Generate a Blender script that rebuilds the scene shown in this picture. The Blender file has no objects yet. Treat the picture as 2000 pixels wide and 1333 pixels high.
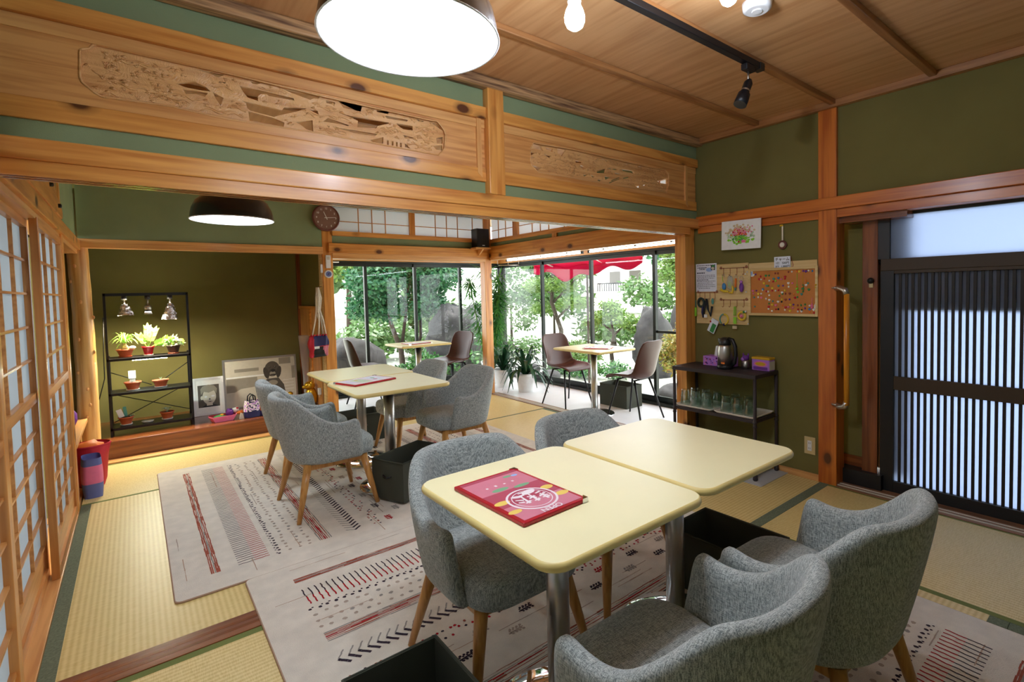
import bpy, bmesh, math, random
from mathutils import Vector, Matrix, noise
random.seed(7)
S = bpy.context.scene
COL = S.collection
PI = math.pi
# ------------------------------------------------------------------ colour / materials
def lin(c):
    return tuple(((v/255)/12.92 if v/255 <= 0.04045 else ((v/255+0.055)/1.055)**2.4) for v in c)
def rgb(*c):
    return lin(c)+(1.0,)
MATS = {}
def newmat(name):
    m = bpy.data.materials.new(name); m.use_nodes = True
    nt = m.node_tree; nt.nodes.clear()
    out = nt.nodes.new('ShaderNodeOutputMaterial')
    MATS[name] = m
    return m, nt, out
def bsdf(nt, col, rough=.5, metal=0, spec=.5, **kw):
    b = nt.nodes.new('ShaderNodeBsdfPrincipled')
    b.inputs['Base Color'].default_value = col
    b.inputs['Roughness'].default_value = rough
    b.inputs['Metallic'].default_value = metal
    b.inputs['Specular IOR Level'].default_value = spec
    for k, v in kw.items():
        b.inputs[k].default_value = v
    return b
def mplain(name, c, rough=.5, metal=0, spec=.5, bump=0, bscale=200, var=0, vscale=8, **kw):
    m, nt, out = newmat(name); N = nt.nodes; L = nt.links
    b = bsdf(nt, rgb(*c), rough, metal, spec, **kw)
    tc = None
    if bump or var:
        tc = N.new('ShaderNodeTexCoord')
    if var:
        n = N.new('ShaderNodeTexNoise'); n.inputs['Scale'].default_value = vscale; n.inputs['Detail'].default_value = 4
        L.new(tc.outputs['Object'], n.inputs['Vector'])
        r = N.new('ShaderNodeMapRange'); r.inputs['From Min'].default_value = .3; r.inputs['From Max'].default_value = .7
        r.inputs['To Min'].default_value = 1-var; r.inputs['To Max'].default_value = 1+var
        L.new(n.outputs['Fac'], r.inputs['Value'])
        mx = N.new('ShaderNodeMix'); mx.data_type = 'RGBA'; mx.blend_type = 'MULTIPLY'; mx.inputs[0].default_value = 1
        mx.inputs[6].default_value = rgb(*c); L.new(r.outputs[0], mx.inputs[7]); L.new(mx.outputs[2], b.inputs['Base Color'])
    if bump:
        n2 = N.new('ShaderNodeTexNoise'); n2.inputs['Scale'].default_value = bscale; n2.inputs['Detail'].default_value = 3
        L.new(tc.outputs['Object'], n2.inputs['Vector'])
        bp = N.new('ShaderNodeBump'); bp.inputs['Strength'].default_value = bump; bp.inputs['Distance'].default_value = .01
        L.new(n2.outputs['Fac'], bp.inputs['Height']); L.new(bp.outputs[0], b.inputs['Normal'])
    L.new(b.outputs[0], out.inputs[0])
    return m
def mwood(name, axis, c1, c2, rough=.35, knots=.5, scale=1.0, knotcol=(92, 48, 20), coat=.15, carve=0):
    """wood with growth-ring streaks along one object axis and a few dark knots"""
    m, nt, out = newmat(name); N = nt.nodes; L = nt.links
    b = bsdf(nt, rgb(*c1), rough); b.inputs['Coat Weight'].default_value = coat; b.inputs['Coat Roughness'].default_value = .2
    tc = N.new('ShaderNodeTexCoord')
    mp = N.new('ShaderNodeMapping'); L.new(tc.outputs['Object'], mp.inputs['Vector'])
    s = [7*scale, 7*scale, 7*scale]; s[axis] = .4*scale
    mp.inputs['Scale'].default_value = s
    n1 = N.new('ShaderNodeTexNoise'); n1.inputs['Scale'].default_value = 1.2; n1.inputs['Detail'].default_value = 3; n1.inputs['Distortion'].default_value = .6
    L.new(mp.outputs[0], n1.inputs['Vector'])
    # ring bands: sine of noise
    w = N.new('ShaderNodeMath'); w.operation = 'MULTIPLY'; w.inputs[1].default_value = 34; L.new(n1.outputs['Fac'], w.inputs[0])
    sn = N.new('ShaderNodeMath'); sn.operation = 'SINE'; L.new(w.outputs[0], sn.inputs[0])
    n3 = N.new('ShaderNodeTexNoise'); n3.inputs['Scale'].default_value = 5; n3.inputs['Detail'].default_value = 5
    L.new(mp.outputs[0], n3.inputs['Vector'])
    mixf = N.new('ShaderNodeMath'); mixf.operation = 'MULTIPLY_ADD'; mixf.inputs[1].default_value = .075; 
    L.new(sn.outputs[0], mixf.inputs[0]); L.new(n3.outputs['Fac'], mixf.inputs[2])
    cr = N.new('ShaderNodeValToRGB'); e = cr.color_ramp.elements
    e[0].position = .30; e[0].color = rgb(*c2); e[1].position = .62; e[1].color = rgb(*c1)
    L.new(mixf.outputs[0], cr.inputs[0])
    colout = cr.outputs[0]
    if knots:
        mk = N.new('ShaderNodeMapping'); L.new(tc.outputs['Object'], mk.inputs['Vector'])
        ks = [1.0, 1.0, 1.0]; ks[axis] = .62
        mk.inputs['Scale'].default_value = ks
        v = N.new('ShaderNodeTexVoronoi'); v.inputs['Scale'].default_value = 6.2; v.inputs['Randomness'].default_value = 1
        L.new(mk.outputs[0], v.inputs['Vector'])
        kr = N.new('ShaderNodeValToRGB'); ke = kr.color_ramp.elements
        ke[0].position = .12; ke[0].color = (1, 1, 1, 1); ke[1].position = .26; ke[1].color = (0, 0, 0, 1)
        k3 = ke.new(.165); k3.color = (.42, .42, .42, 1)
        L.new(v.outputs['Distance'], kr.inputs[0])
        mx = N.new('ShaderNodeMix'); mx.data_type = 'RGBA'; L.new(kr.outputs[0], mx.inputs[0]); L.new(colout, mx.inputs[6]); mx.inputs[7].default_value = rgb(*knotcol)
        colout = mx.outputs[2]
    L.new(colout, b.inputs['Base Color'])
    bp = N.new('ShaderNodeBump'); bp.inputs['Strength'].default_value = .12; bp.inputs['Distance'].default_value = .004
    L.new(mixf.outputs[0], bp.inputs['Height'])
    if carve:
        nc = N.new('ShaderNodeTexNoise'); nc.inputs['Scale'].default_value = 16; nc.inputs['Detail'].default_value = 5; nc.inputs['Distortion'].default_value = 2.5
        L.new(tc.outputs['Object'], nc.inputs['Vector'])
        wv = N.new('ShaderNodeMath'); wv.operation = 'MULTIPLY'; wv.inputs[1].default_value = 40; L.new(nc.outputs['Fac'], wv.inputs[0])
        ws = N.new('ShaderNodeMath'); ws.operation = 'SINE'; L.new(wv.outputs[0], ws.inputs[0])
        bp2 = N.new('ShaderNodeBump'); bp2.inputs['Strength'].default_value = carve; bp2.inputs['Distance'].default_value = .006
        L.new(ws.outputs[0], bp2.inputs['Height']); L.new(bp.outputs[0], bp2.inputs['Normal']); L.new(bp2.outputs[0], b.inputs['Normal'])
    else:
        L.new(bp.outputs[0], b.inputs['Normal'])
    L.new(b.outputs[0], out.inputs[0])
    return m
def memit(name, c, strength):
    m, nt, out = newmat(name)
    e = nt.nodes.new('ShaderNodeEmission'); e.inputs[0].default_value = rgb(*c); e.inputs[1].default_value = strength
    nt.links.new(e.outputs[0], out.inputs[0]); return m
def mglass(name, tint=(255, 255, 255), refl=.08, rough=0.02):
    """thin window glass: mostly clear, a little mirror by angle"""
    m, nt, out = newmat(name); N = nt.nodes; L = nt.links
    t = N.new('ShaderNodeBsdfTransparent'); t.inputs[0].default_value = rgb(*tint)
    g = N.new('ShaderNodeBsdfGlossy'); g.inputs['Roughness'].default_value = rough
    f = N.new('ShaderNodeLayerWeight'); f.inputs[0].default_value = .5
    p = N.new('ShaderNodeMath'); p.operation = 'POWER'; p.inputs[1].default_value = 4; L.new(f.outputs['Facing'], p.inputs[0])
    q = N.new('ShaderNodeMath'); q.operation = 'MULTIPLY_ADD'; q.inputs[1].default_value = .5; q.inputs[2].default_value = .02; L.new(p.outputs[0], q.inputs[0])
    mx = N.new('ShaderNodeMixShader'); L.new(q.outputs[0], mx.inputs[0]); L.new(t.outputs[0], mx.inputs[1]); L.new(g.outputs[0], mx.inputs[2])
    L.new(mx.outputs[0], out.inputs[0]); return m
def mpaper(name, c, trans=.5, tcol=None, stripes=0, clear=0):
    """translucent paper / frosted pane"""
    m, nt, out = newmat(name); N = nt.nodes; L = nt.links
    d = N.new('ShaderNodeBsdfDiffuse'); d.inputs[0].default_value = rgb(*c)
    t = N.new('ShaderNodeBsdfTranslucent'); t.inputs[0].default_value = rgb(*(tcol or c))
    mx = N.new('ShaderNodeMixShader'); mx.inputs[0].default_value = trans
    L.new(d.outputs[0], mx.inputs[1]); L.new(t.outputs[0], mx.inputs[2])
    sh = mx.outputs[0]
    if clear:
        tr = N.new('ShaderNodeBsdfTransparent'); m2 = N.new('ShaderNodeMixShader'); m2.inputs[0].default_value = clear
        L.new(sh, m2.inputs[1]); L.new(tr.outputs[0], m2.inputs[2]); sh = m2.outputs[0]
    L.new(sh, out.inputs[0]); return m
def mfabric(name, c1, c2, scale=1.0, rough=.95):
    m, nt, out = newmat(name); N = nt.nodes; L = nt.links
    b = bsdf(nt, rgb(*c1), rough, spec=.2); b.inputs['Sheen Weight'].default_value = .25
    tc = N.new('ShaderNodeTexCoord')
    fac = []
    for sc in ((60, 700, 60), (700, 60, 420), (420, 420, 60)):
        mp = N.new('ShaderNodeMapping'); mp.inputs['Scale'].default_value = [v*scale for v in sc]; L.new(tc.outputs['Object'], mp.inputs['Vector'])
        n = N.new('ShaderNodeTexNoise'); n.inputs['Scale'].default_value = 1; n.inputs['Detail'].default_value = 2; L.new(mp.outputs[0], n.inputs['Vector'])
        fac.append(n.outputs['Fac'])
    a = N.new('ShaderNodeMath'); a.operation = 'ADD'; L.new(fac[0], a.inputs[0]); L.new(fac[1], a.inputs[1])
    a2 = N.new('ShaderNodeMath'); a2.operation = 'ADD'; L.new(a.outputs[0], a2.inputs[0]); L.new(fac[2], a2.inputs[1])
    r = N.new('ShaderNodeMapRange'); r.inputs['From Min'].default_value = 1.25; r.inputs['From Max'].default_value = 1.75; L.new(a2.outputs[0], r.inputs['Value'])
    mx = N.new('ShaderNodeMix'); mx.data_type = 'RGBA'; mx.inputs[6].default_value = rgb(*c2); mx.inputs[7].default_value = rgb(*c1); L.new(r.outputs[0], mx.inputs[0])
    L.new(mx.outputs[2], b.inputs['Base Color'])
    bp = N.new('ShaderNodeBump'); bp.inputs['Strength'].default_value = .3; bp.inputs['Distance'].default_value = .002; L.new(a2.outputs[0], bp.inputs['Height']); L.new(bp.outputs[0], b.inputs['Normal'])
    L.new(b.outputs[0], out.inputs[0]); return m
def mtatami(name, axis, c1, c2):
    """woven rush: fine ribs across one axis"""
    m, nt, out = newmat(name); N = nt.nodes; L = nt.links
    b = bsdf(nt, rgb(*c1), .38, spec=.4)
    tc = N.new('ShaderNodeTexCoord')
    sx = N.new('ShaderNodeSeparateXYZ'); L.new(tc.outputs['Object'], sx.inputs[0])
    mu = N.new('ShaderNodeMath'); mu.operation = 'MULTIPLY'; mu.inputs[1].default_value = 2*PI/.021; L.new(sx.outputs[axis], mu.inputs[0])
    sn = N.new('ShaderNodeMath'); sn.operation = 'SINE'; L.new(mu.outputs[0], sn.inputs[0])
    mp = N.new('ShaderNodeMapping'); sc = [30, 30, 30]; sc[1-axis] = 500; mp.inputs['Scale'].default_value = sc; L.new(tc.outputs['Object'], mp.inputs['Vector'])
    n = N.new('ShaderNodeTexNoise'); n.inputs['Scale'].default_value = 1; n.inputs['Detail'].default_value = 2; L.new(mp.outputs[0], n.inputs['Vector'])
    ad = N.new('ShaderNodeMath'); ad.operation = 'MULTIPLY_ADD'; ad.inputs[1].default_value = .17; L.new(sn.outputs[0], ad.inputs[0]); L.new(n.outputs['Fac'], ad.inputs[2])
    cr = N.new('ShaderNodeMapRange'); cr.inputs['From Min'].default_value = .2; cr.inputs['From Max'].default_value = .7; L.new(ad.outputs[0], cr.inputs['Value'])
    mx = N.new('ShaderNodeMix'); mx.data_type = 'RGBA'; mx.inputs[6].default_value = rgb(*c2); mx.inputs[7].default_value = rgb(*c1); L.new(cr.outputs[0], mx.inputs[0])
    L.new(mx.outputs[2], b.inputs['Base Color'])
    bp = N.new('ShaderNodeBump'); bp.inputs['Strength'].default_value = .12; bp.inputs['Distance'].default_value = .002; L.new(ad.outputs[0], bp.inputs['Height']); L.new(bp.outputs[0], b.inputs['Normal'])
    L.new(b.outputs[0], out.inputs[0]); return m
def mleaf(name, c, c2=None, trans=.35, rough=.4):
    m, nt, out = newmat(name); N = nt.nodes; L = nt.links
    b = bsdf(nt, rgb(*c), rough)
    oi = N.new('ShaderNodeNewGeometry')
    mx = N.new('ShaderNodeMix'); mx.data_type = 'RGBA'; mx.inputs[6].default_value = rgb(*c); mx.inputs[7].default_value = rgb(*(c2 or c)); L.new(oi.outputs['Random Per Island'], mx.inputs[0])
    L.new(mx.outputs[2], b.inputs['Base Color'])
    t = N.new('ShaderNodeBsdfTranslucent'); L.new(mx.outputs[2], t.inputs[0])
    ms = N.new('ShaderNodeMixShader'); ms.inputs[0].default_value = trans; L.new(b.outputs[0], ms.inputs[1]); L.new(t.outputs[0], ms.inputs[2])
    L.new(ms.outputs[0], out.inputs[0]); return m
# ------------------------------------------------------------------ mesh building
class MB:
    def __init__(self):
        self.bm = bmesh.new(); self.mi = 0
    def m(self, i):
        self.mi = i; return self
    def _f(self, vs, smooth=False):
        try:
            f = self.bm.faces.new(vs); f.material_index = self.mi; f.smooth = smooth; return f
        except ValueError:
            return None
    def box(self, a, b, bev=0, mat4=None):
        x0, y0, z0 = [min(p, q) for p, q in zip(a, b)]; x1, y1, z1 = [max(p, q) for p, q in zip(a, b)]
        P = [(x0,y0,z0),(x1,y0,z0),(x1,y1,z0),(x0,y1,z0),(x0,y0,z1),(x1,y0,z1),(x1,y1,z1),(x0,y1,z1)]
        if mat4 is not None: P = [mat4 @ Vector(p) for p in P]
        v = [self.bm.verts.new(p) for p in P]
        fs = [self._f([v[i] for i in q]) for q in ((3,2,1,0),(4,5,6,7),(0,1,5,4),(1,2,6,5),(2,3,7,6),(3,0,4,7))]
        if bev:
            es = list({e for f in fs for e in f.edges})
            r = bmesh.ops.bevel(self.bm, geom=es, offset=bev, segments=2, affect='EDGES', profile=.5)
            for f in r['faces']: f.material_index = self.mi
        return self
    def prism(self, pts, ax, a0, a1, smooth=False):
        """polygon pts (2-D) extruded along axis ax from a0 to a1"""
        def P(p, a):
            return {0: (a, p[0], p[1]), 1: (p[0], a, p[1]), 2: (p[0], p[1], a)}[ax]
        A = [self.bm.verts.new(P(p, a0)) for p in pts]; B = [self.bm.verts.new(P(p, a1)) for p in pts]
        self._f(A[::-1]); self._f(B); n = len(pts)
        for i in range(n): self._f([A[i], A[(i+1) % n], B[(i+1) % n], B[i]], smooth)
        return self
    def poly(self, pts, smooth=False):
        self._f([self.bm.verts.new(p) for p in pts], smooth); return self
    def lathe(self, prof, c=(0,0,0), seg=32, smooth=True, cap=True, mat4=None, arc=None):
        rings = []
        for r, z in prof:
            ring = []
            for k in range(seg):
                a = 2*PI*k/seg
                p = Vector((c[0]+r*math.cos(a), c[1]+r*math.sin(a), c[2]+z))
                if mat4 is not None: p = mat4 @ p
                ring.append(self.bm.verts.new(p))
            rings.append(ring)
        for i in range(len(rings)-1):
            for k in range(seg):
                self._f([rings[i][k], rings[i][(k+1) % seg], rings[i+1][(k+1) % seg], rings[i+1][k]], smooth)
        if cap:
            self._f(rings[0][::-1]); self._f(rings[-1])
        return self
    def tube(self, pts, r, seg=8, smooth=True, cap=True):
        pts = [Vector(p) for p in pts]; n = len(pts)
        rs = r if isinstance(r, (list, tuple)) else [r]*n
        rings = []; prev = None
        for i, p in enumerate(pts):
            t = (pts[min(i+1, n-1)]-pts[max(i-1, 0)]).normalized()
            if prev is None:
                u = t.orthogonal().normalized()
            else:
                u = (prev - t*prev.dot(t)).normalized()
            prev = u; w = t.cross(u)
            rings.append([self.bm.verts.new(p+(u*math.cos(2*PI*k/seg)+w*math.sin(2*PI*k/seg))*rs[i]) for k in range(seg)])
        for i in range(n-1):
            for k in range(seg):
                self._f([rings[i][k], rings[i][(k+1) % seg], rings[i+1][(k+1) % seg], rings[i+1][k]], smooth)
        if cap:
            self._f(rings[0][::-1]); self._f(rings[-1])
        return self
    def sphere(self, c, r, u=12, v=8, sc=(1,1,1), jitter=0, smooth=True):
        prof = []
        c = Vector(c); rings = []
        for i in range(1, v):
            th = PI*i/v; ring = []
            for k in range(u):
                a = 2*PI*k/u
                d = Vector((math.sin(th)*math.cos(a)*sc[0], math.sin(th)*math.sin(a)*sc[1], math.cos(th)*sc[2]))
                rr = r*(1+(noise.noise(d*2.3+c)*jitter if jitter else 0))
                ring.append(self.bm.verts.new(c+d*rr))
            rings.append(ring)
        t = self.bm.verts.new(c+Vector((0,0,r*sc[2]))); b = self.bm.verts.new(c-Vector((0,0,r*sc[2])))
        for k in range(u):
            self._f([t, rings[0][k], rings[0][(k+1) % u]], smooth); self._f([b, rings[-1][(k+1) % u], rings[-1][k]], smooth)
            for i in range(len(rings)-1):
                self._f([rings[i][k], rings[i+1][k], rings[i+1][(k+1) % u], rings[i][(k+1) % u]], smooth)
        return self
    def grid(self, fn, nu, nv, smooth=True, closed_u=False, closed_v=False):
        V = [[self.bm.verts.new(fn(i/(nu if closed_u else nu-1), j/(nv if closed_v else nv-1))) for j in range(nv)] for i in range(nu)]
        for i in range(nu if closed_u else nu-1):
            for j in range(nv if closed_v else nv-1):
                self._f([V[i][j], V[(i+1) % nu][j], V[(i+1) % nu][(j+1) % nv], V[i][(j+1) % nv]], smooth)
        return V
    def build(self, name, mats, parent=None, loc=(0,0,0), rotz=0, bevel=0, solid=0, subd=0, autosmooth=False):
        me = bpy.data.meshes.new(name)
        bmesh.ops.recalc_face_normals(self.bm, faces=self.bm.faces)
        self.bm.to_mesh(me); self.bm.free()
        for mm in (mats if isinstance(mats, (list, tuple)) else [mats]):
            me.materials.append(MATS[mm] if isinstance(mm, str) else mm)
        o = bpy.data.objects.new(name, me); COL.objects.link(o)
        o.location = loc; o.rotation_euler = (0, 0, rotz)
        if parent is not None: o.parent = parent
        if solid:
            md = o.modifiers.new('solid', 'SOLIDIFY'); md.thickness = solid; md.offset = 0
        if subd:
            md = o.modifiers.new('sub', 'SUBSURF'); md.levels = subd; md.render_levels = subd
        if bevel:
            md = o.modifiers.new('bev', 'BEVEL'); md.width = bevel; md.segments = 2; md.limit_method = 'ANGLE'; md.angle_limit = math.radians(50)
        return o
def tag(o, label, cat, group=None, kind=None):
    if label: o['label'] = label
    if cat: o['category'] = cat
    if group: o['group'] = group
    if kind: o['kind'] = kind
    return o
def thing(name, label, cat, loc=(0,0,0), rotz=0, group=None, kind=None):
    o = bpy.data.objects.new(name, None); COL.objects.link(o); o.empty_display_size = .1
    o.location = loc; o.rotation_euler = (0, 0, rotz)
    return tag(o, label, cat, group, kind)
def struct(mb, name, mats, label=None, cat='trim', bevel=0, parent=None):
    o = mb.build(name, mats, parent, bevel=bevel)
    if parent is None: tag(o, label or name.replace('_', ' '), cat, None, 'structure')
    return o
def dup(o, loc=None, rotz=None, label=None, group=None, parent=None):
    c = o.copy(); COL.objects.link(c)
    if parent is not None: c.parent = parent
    if loc is not None: c.location = loc
    if rotz is not None: c.rotation_euler = (0, 0, rotz)
    if label: c['label'] = label
    if group: c['group'] = group
    for ch in list(o.children): dup(ch, parent=c)
    return c
def text_mesh(name, body, size, mat, parent=None, extrude=.0004, mtx=None, align='CENTER', bold=0):
    cu = bpy.data.curves.new(name, 'FONT'); cu.body = body; cu.size = size; cu.align_x = align; cu.align_y = 'CENTER'; cu.extrude = extrude; cu.offset = bold
    tmp = bpy.data.objects.new(name+'_tmp', cu); COL.objects.link(tmp)
    dg = bpy.context.evaluated_depsgraph_get(); me = bpy.data.meshes.new_from_object(tmp.evaluated_get(dg))
    bpy.data.objects.remove(tmp); bpy.data.curves.remove(cu)
    if mtx is not None: me.transform(mtx)
    me.materials.clear(); me.materials.append(MATS[mat])
    return me
def add_me(mb, me, mi):
    """append a mesh to a builder"""
    n0 = len(mb.bm.faces); mb.bm.from_mesh(me); mb.bm.faces.ensure_lookup_table()
    for f in mb.bm.faces[n0:]: f.material_index = mi
    bpy.data.meshes.remove(me)
def cut_panel(outer, holes, thick, ax=1, at=0.0, bev=0):
    """flat board with outline `outer` and pierced holes; 2-D curve fill extruded"""
    cu = bpy.data.curves.new('cut', 'CURVE'); cu.dimensions = '2D'; cu.fill_mode = 'BOTH'; cu.extrude = thick/2
    if bev: cu.bevel_depth = bev; cu.bevel_resolution = 1
    for pts in [outer]+holes:
        sp = cu.splines.new('POLY'); sp.points.add(len(pts)-1); sp.use_cyclic_u = True
        for p, q in zip(sp.points, pts): p.co = (q[0], q[1], 0, 1)
    tmp = bpy.data.objects.new('cut', cu); COL.objects.link(tmp)
    dg = bpy.context.evaluated_depsgraph_get(); me = bpy.data.meshes.new_from_object(tmp.evaluated_get(dg))
    bpy.data.objects.remove(tmp); bpy.data.curves.remove(cu)
    # local (x,y,z) -> world (x, at - z, y)
    me.transform(Matrix(((1,0,0,0),(0,0,-1,at),(0,1,0,0),(0,0,0,1))))
    return me
def face_mtx(origin, xdir, ydir):
    """matrix placing a flat drawing (x right, y up) at origin with the given world directions"""
    x = Vector(xdir).normalized(); y = Vector(ydir).normalized(); z = x.cross(y)
    M = Matrix.Identity(4)
    for i in range(3):
        M[i][0] = x[i]; M[i][1] = y[i]; M[i][2] = z[i]; M[i][3] = origin[i]
    return M
class Flat:
    """flat print: polygons layered a hair apart on a plane"""
    def __init__(self, M): self.M = M; self.mb = MB(); self.k = 0
    def poly(self, pts, mi):
        self.k += 1; z = .0025*(1-1/(1+self.k/60))
        self.mb.m(mi).poly([self.M @ Vector((p[0], p[1], z)) for p in pts]); return self
    def rect(self, x0, y0, x1, y1, mi): return self.poly([(x0,y0),(x1,y0),(x1,y1),(x0,y1)], mi)
    def ell(self, cx, cy, rx, ry, mi, n=20, rot=0):
        c, s = math.cos(rot), math.sin(rot)
        return self.poly([(cx+rx*math.cos(2*PI*i/n)*c-ry*math.sin(2*PI*i/n)*s, cy+rx*math.cos(2*PI*i/n)*s+ry*math.sin(2*PI*i/n)*c) for i in range(n)], mi)
    def ring(self, cx, cy, r0, r1, mi, ry=1.0, n=32):
        self.k += 1; z = .0025*(1-1/(1+self.k/60))
        self.mb.m(mi)
        for i in range(n):
            a, b = 2*PI*i/n, 2*PI*(i+1)/n
            self.mb.poly([self.M @ Vector((cx+r*math.cos(t), cy+r*ry*math.sin(t), z)) for r, t in ((r0,a),(r1,a),(r1,b),(r0,b))])
        return self
    def text(self, body, x, y, size, mat, mi, align='CENTER', rot=0, bold=0):
        self.k += 1
        T = self.M @ Matrix.Translation((x, y, .0025*(1-1/(1+self.k/60)))) @ Matrix.Rotation(rot, 4, 'Z')
        add_me(self.mb, text_mesh('t', body, size, mat, extrude=0.0, mtx=T, align=align, bold=bold), mi); return self
# ------------------------------------------------------------------ materials
HC, HD = (230, 164, 84), (198, 124, 54)
for i, a in enumerate('xyz'):
    mwood('cedar_'+a, i, HC, HD, knots=.8)
    mwood('cedar_plain_'+a, i, (228, 172, 106), (204, 142, 80), knots=0)
    mwood('red_wood_'+a, i, (146, 82, 42), (104, 52, 24), rough=.25, knots=0, coat=.4)
    mwood('shoji_wood_'+a, i, (214, 150, 84), (182, 116, 58), knots=0, coat=.05)
mwood('deep_cedar_y', 1, (206, 118, 42), (172, 86, 24), knots=.8)
mwood('deep_cedar_z', 2, (206, 118, 42), (172, 86, 24), knots=.8)
mwood('bark_edge_x', 0, (196, 152, 104), (96, 62, 40), knots=0, scale=1.6, rough=.7)
mwood('ceiling_board', 1, (216, 166, 116), (196, 142, 92), rough=.45, knots=0, scale=.7, coat=.1)
mwood('ceiling_batten', 0, (176, 122, 72), (140, 90, 48), rough=.45, knots=0)
mwood('ceiling_batten_y', 1, (176, 122, 72), (140, 90, 48), rough=.45, knots=0)
mwood('carved_wood', 0, (226, 166, 100), (196, 130, 70), knots=0, carve=.0, scale=1.3)
mwood('chisel_wood', 0, (232, 180, 118), (206, 146, 86), knots=0, carve=.22, scale=1.3)
mwood('log_wood', 2, (222, 178, 108), (186, 128, 62), knots=0, rough=.4)
mwood('leg_wood', 2, (206, 152, 84), (180, 122, 58), knots=0, scale=2, coat=.1)
mwood('grip_wood', 2, (226, 152, 40), (200, 120, 24), knots=0, scale=2)
mwood('pale_board', 1, (222, 196, 140), (204, 172, 112), knots=0, scale=1.5, coat=0, rough=.6)
mplain('plaster', (138, 152, 114), .95, spec=.15, bump=.25, bscale=420, var=.06, vscale=3)  # lit copy of the plaster, cool lamp tint put into the green
mplain('plaster_dark', (118, 110, 64), .95, spec=.15, bump=.25, bscale=420, var=.06, vscale=3)  # same plaster as above, dimmer light put into its darker olive colour
mtatami('tatami_x', 0, (232, 210, 146), (206, 178, 106))
mtatami('tatami_y', 1, (232, 210, 146), (206, 178, 106))
mplain('tatami_cloth', (108, 118, 94), .85, bump=.4, bscale=500, var=.25, vscale=120)
mplain('tatami_cloth_green', (118, 128, 66), .85, bump=.4, bscale=500)
mplain('engawa_floor', (226, 224, 226), .35, var=.03)
mwood('sill_wood_x', 0, (146, 86, 50), (112, 58, 32), rough=.3, knots=0)
mwood('sill_wood_y', 1, (150, 104, 70), (118, 74, 46), rough=.3, knots=0)
mplain('table_top', (246, 238, 192), .3, spec=.45, var=.02, vscale=5)
mplain('table_edge', (236, 214, 140), .4)
mplain('steel', (196, 192, 186), .36, 1.0)
mplain('chrome', (225, 228, 232), .06, 1.0)
mplain('dark_steel', (40, 38, 40), .4, .6)
mfabric('grey_fabric', (192, 198, 196), (106, 114, 114))
mplain('brown_leather', (78, 42, 32), .36, spec=.4, bump=.15, bscale=260)
mplain('black_metal', (22, 22, 26), .45, .3)
mplain('box_fabric', (62, 64, 52), .85, bump=.3, bscale=700)
mplain('box_inside', (26, 26, 28), .9)
mplain('shade_black', (26, 26, 30), .22, spec=.6)
mplain('shade_white', (240, 242, 245), .5)
memit('lamp_glow', (232, 244, 255), 10)
memit('bulb_glow', (226, 238, 255), 260)
memit('bulb_glow_dim', (226, 238, 255), 90)
memit('tube_glow', (236, 246, 255), 9)
memit('grow_glow', (255, 236, 196), 330)
memit('grow_spot', (255, 246, 222), 1100)
memit('bar_glow', (226, 246, 232), 170)
mplain('white_plastic', (232, 232, 234), .35)
mplain('cream_plastic', (206, 184, 132), .4)
mplain('black_plastic', (24, 24, 26), .4)
mplain('dark_bronze', (38, 42, 38), .35, .5)
mplain('foil', (215, 215, 225), .25, .9, bump=.9, bscale=60)
mglass('window_glass')
mpaper('shoji_paper', (200, 204, 206), .5, (178, 186, 192))
mpaper('transom_paper', (226, 230, 236), .62, (240, 244, 250))
mpaper('frosted_glass', (186, 194, 208), .8, (192, 202, 224))
mplain('rug_base', (226, 218, 206), .97, spec=.05, bump=.5, bscale=320, var=.07, vscale=14)
mplain('rug_red', (168, 30, 40), .97, spec=.05)
mplain('rug_rust', (160, 88, 72), .97, spec=.05, var=.2, vscale=60)
mplain('rug_dark', (58, 48, 58), .97, spec=.05)
mplain('rug_beige', (174, 158, 144), .97, spec=.05)
mplain('rug_grey', (150, 144, 138), .97, spec=.05)
mplain('rug_edge', (186, 158, 138), .97, spec=.05)
for n, c in dict(terracotta=(190, 96, 58), pot_red=(186, 16, 26), pot_brown=(74, 56, 46), soil=(60, 44, 34), ceramic=(238, 238, 236), menu_red=(178, 16, 38), menu_pink=(206, 120, 140),
                 menu_white=(240, 226, 232), menu_yellow=(232, 200, 96), menu_green=(120, 170, 130), menu_blue=(150, 180, 230), clock_face=(134, 100, 86), clock_rim=(112, 62, 56),
                 print_white=(238, 238, 236), print_pale=(206, 200, 184), print_mid=(150, 144, 130), print_dark=(84, 78, 70), print_black=(36, 34, 34), dark_brown_print=(66, 60, 54), print_grey=(120, 120, 120), 
                 red=(190, 20, 44), navy=(36, 34, 84), blackcloth=(26, 28, 34), pink=(232, 120, 160), orange=(232, 122, 40), purple=(112, 52, 150), lilac=(180, 120, 210), lime=(140, 210, 50), green=(60, 140, 70), yellow=(232, 200, 50), blue=(60, 130, 190), teal=(80, 150, 140), rust=(150, 70, 50), gold=(214, 168, 40), white=(236, 236, 232), cork=(196, 122, 52), peg=(212, 192, 152), paper=(226, 232, 244), ink=(90, 96, 116), tray=(226, 216, 200),
                 cart=(48, 38, 40), rope=(226, 216, 196), curtain=(232, 230, 222), mat_grey=(190, 190, 190), awning=(176, 24, 52), bluegrey=(98, 110, 170), dkblind=(34, 52, 44), slat=(30, 22, 20), door_brown=(64, 48, 30)).items():
    mplain(n, c, .6 if n not in ('pot_red', 'gold', 'menu_red') else .25, var=.04, vscale=30)
mplain('gold_shiny', (206, 160, 40), .25, .7, bump=.3, bscale=30)
mplain('glossy_print', (190, 84, 108), .12, spec=.7)
mplain('rope_bump', (228, 220, 202), .9, bump=.8, bscale=120)
mpaper('clear_wrap', (230, 232, 236), .4, clear=.55)
mpaper('curtain_cloth', (236, 232, 224), .5)
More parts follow.
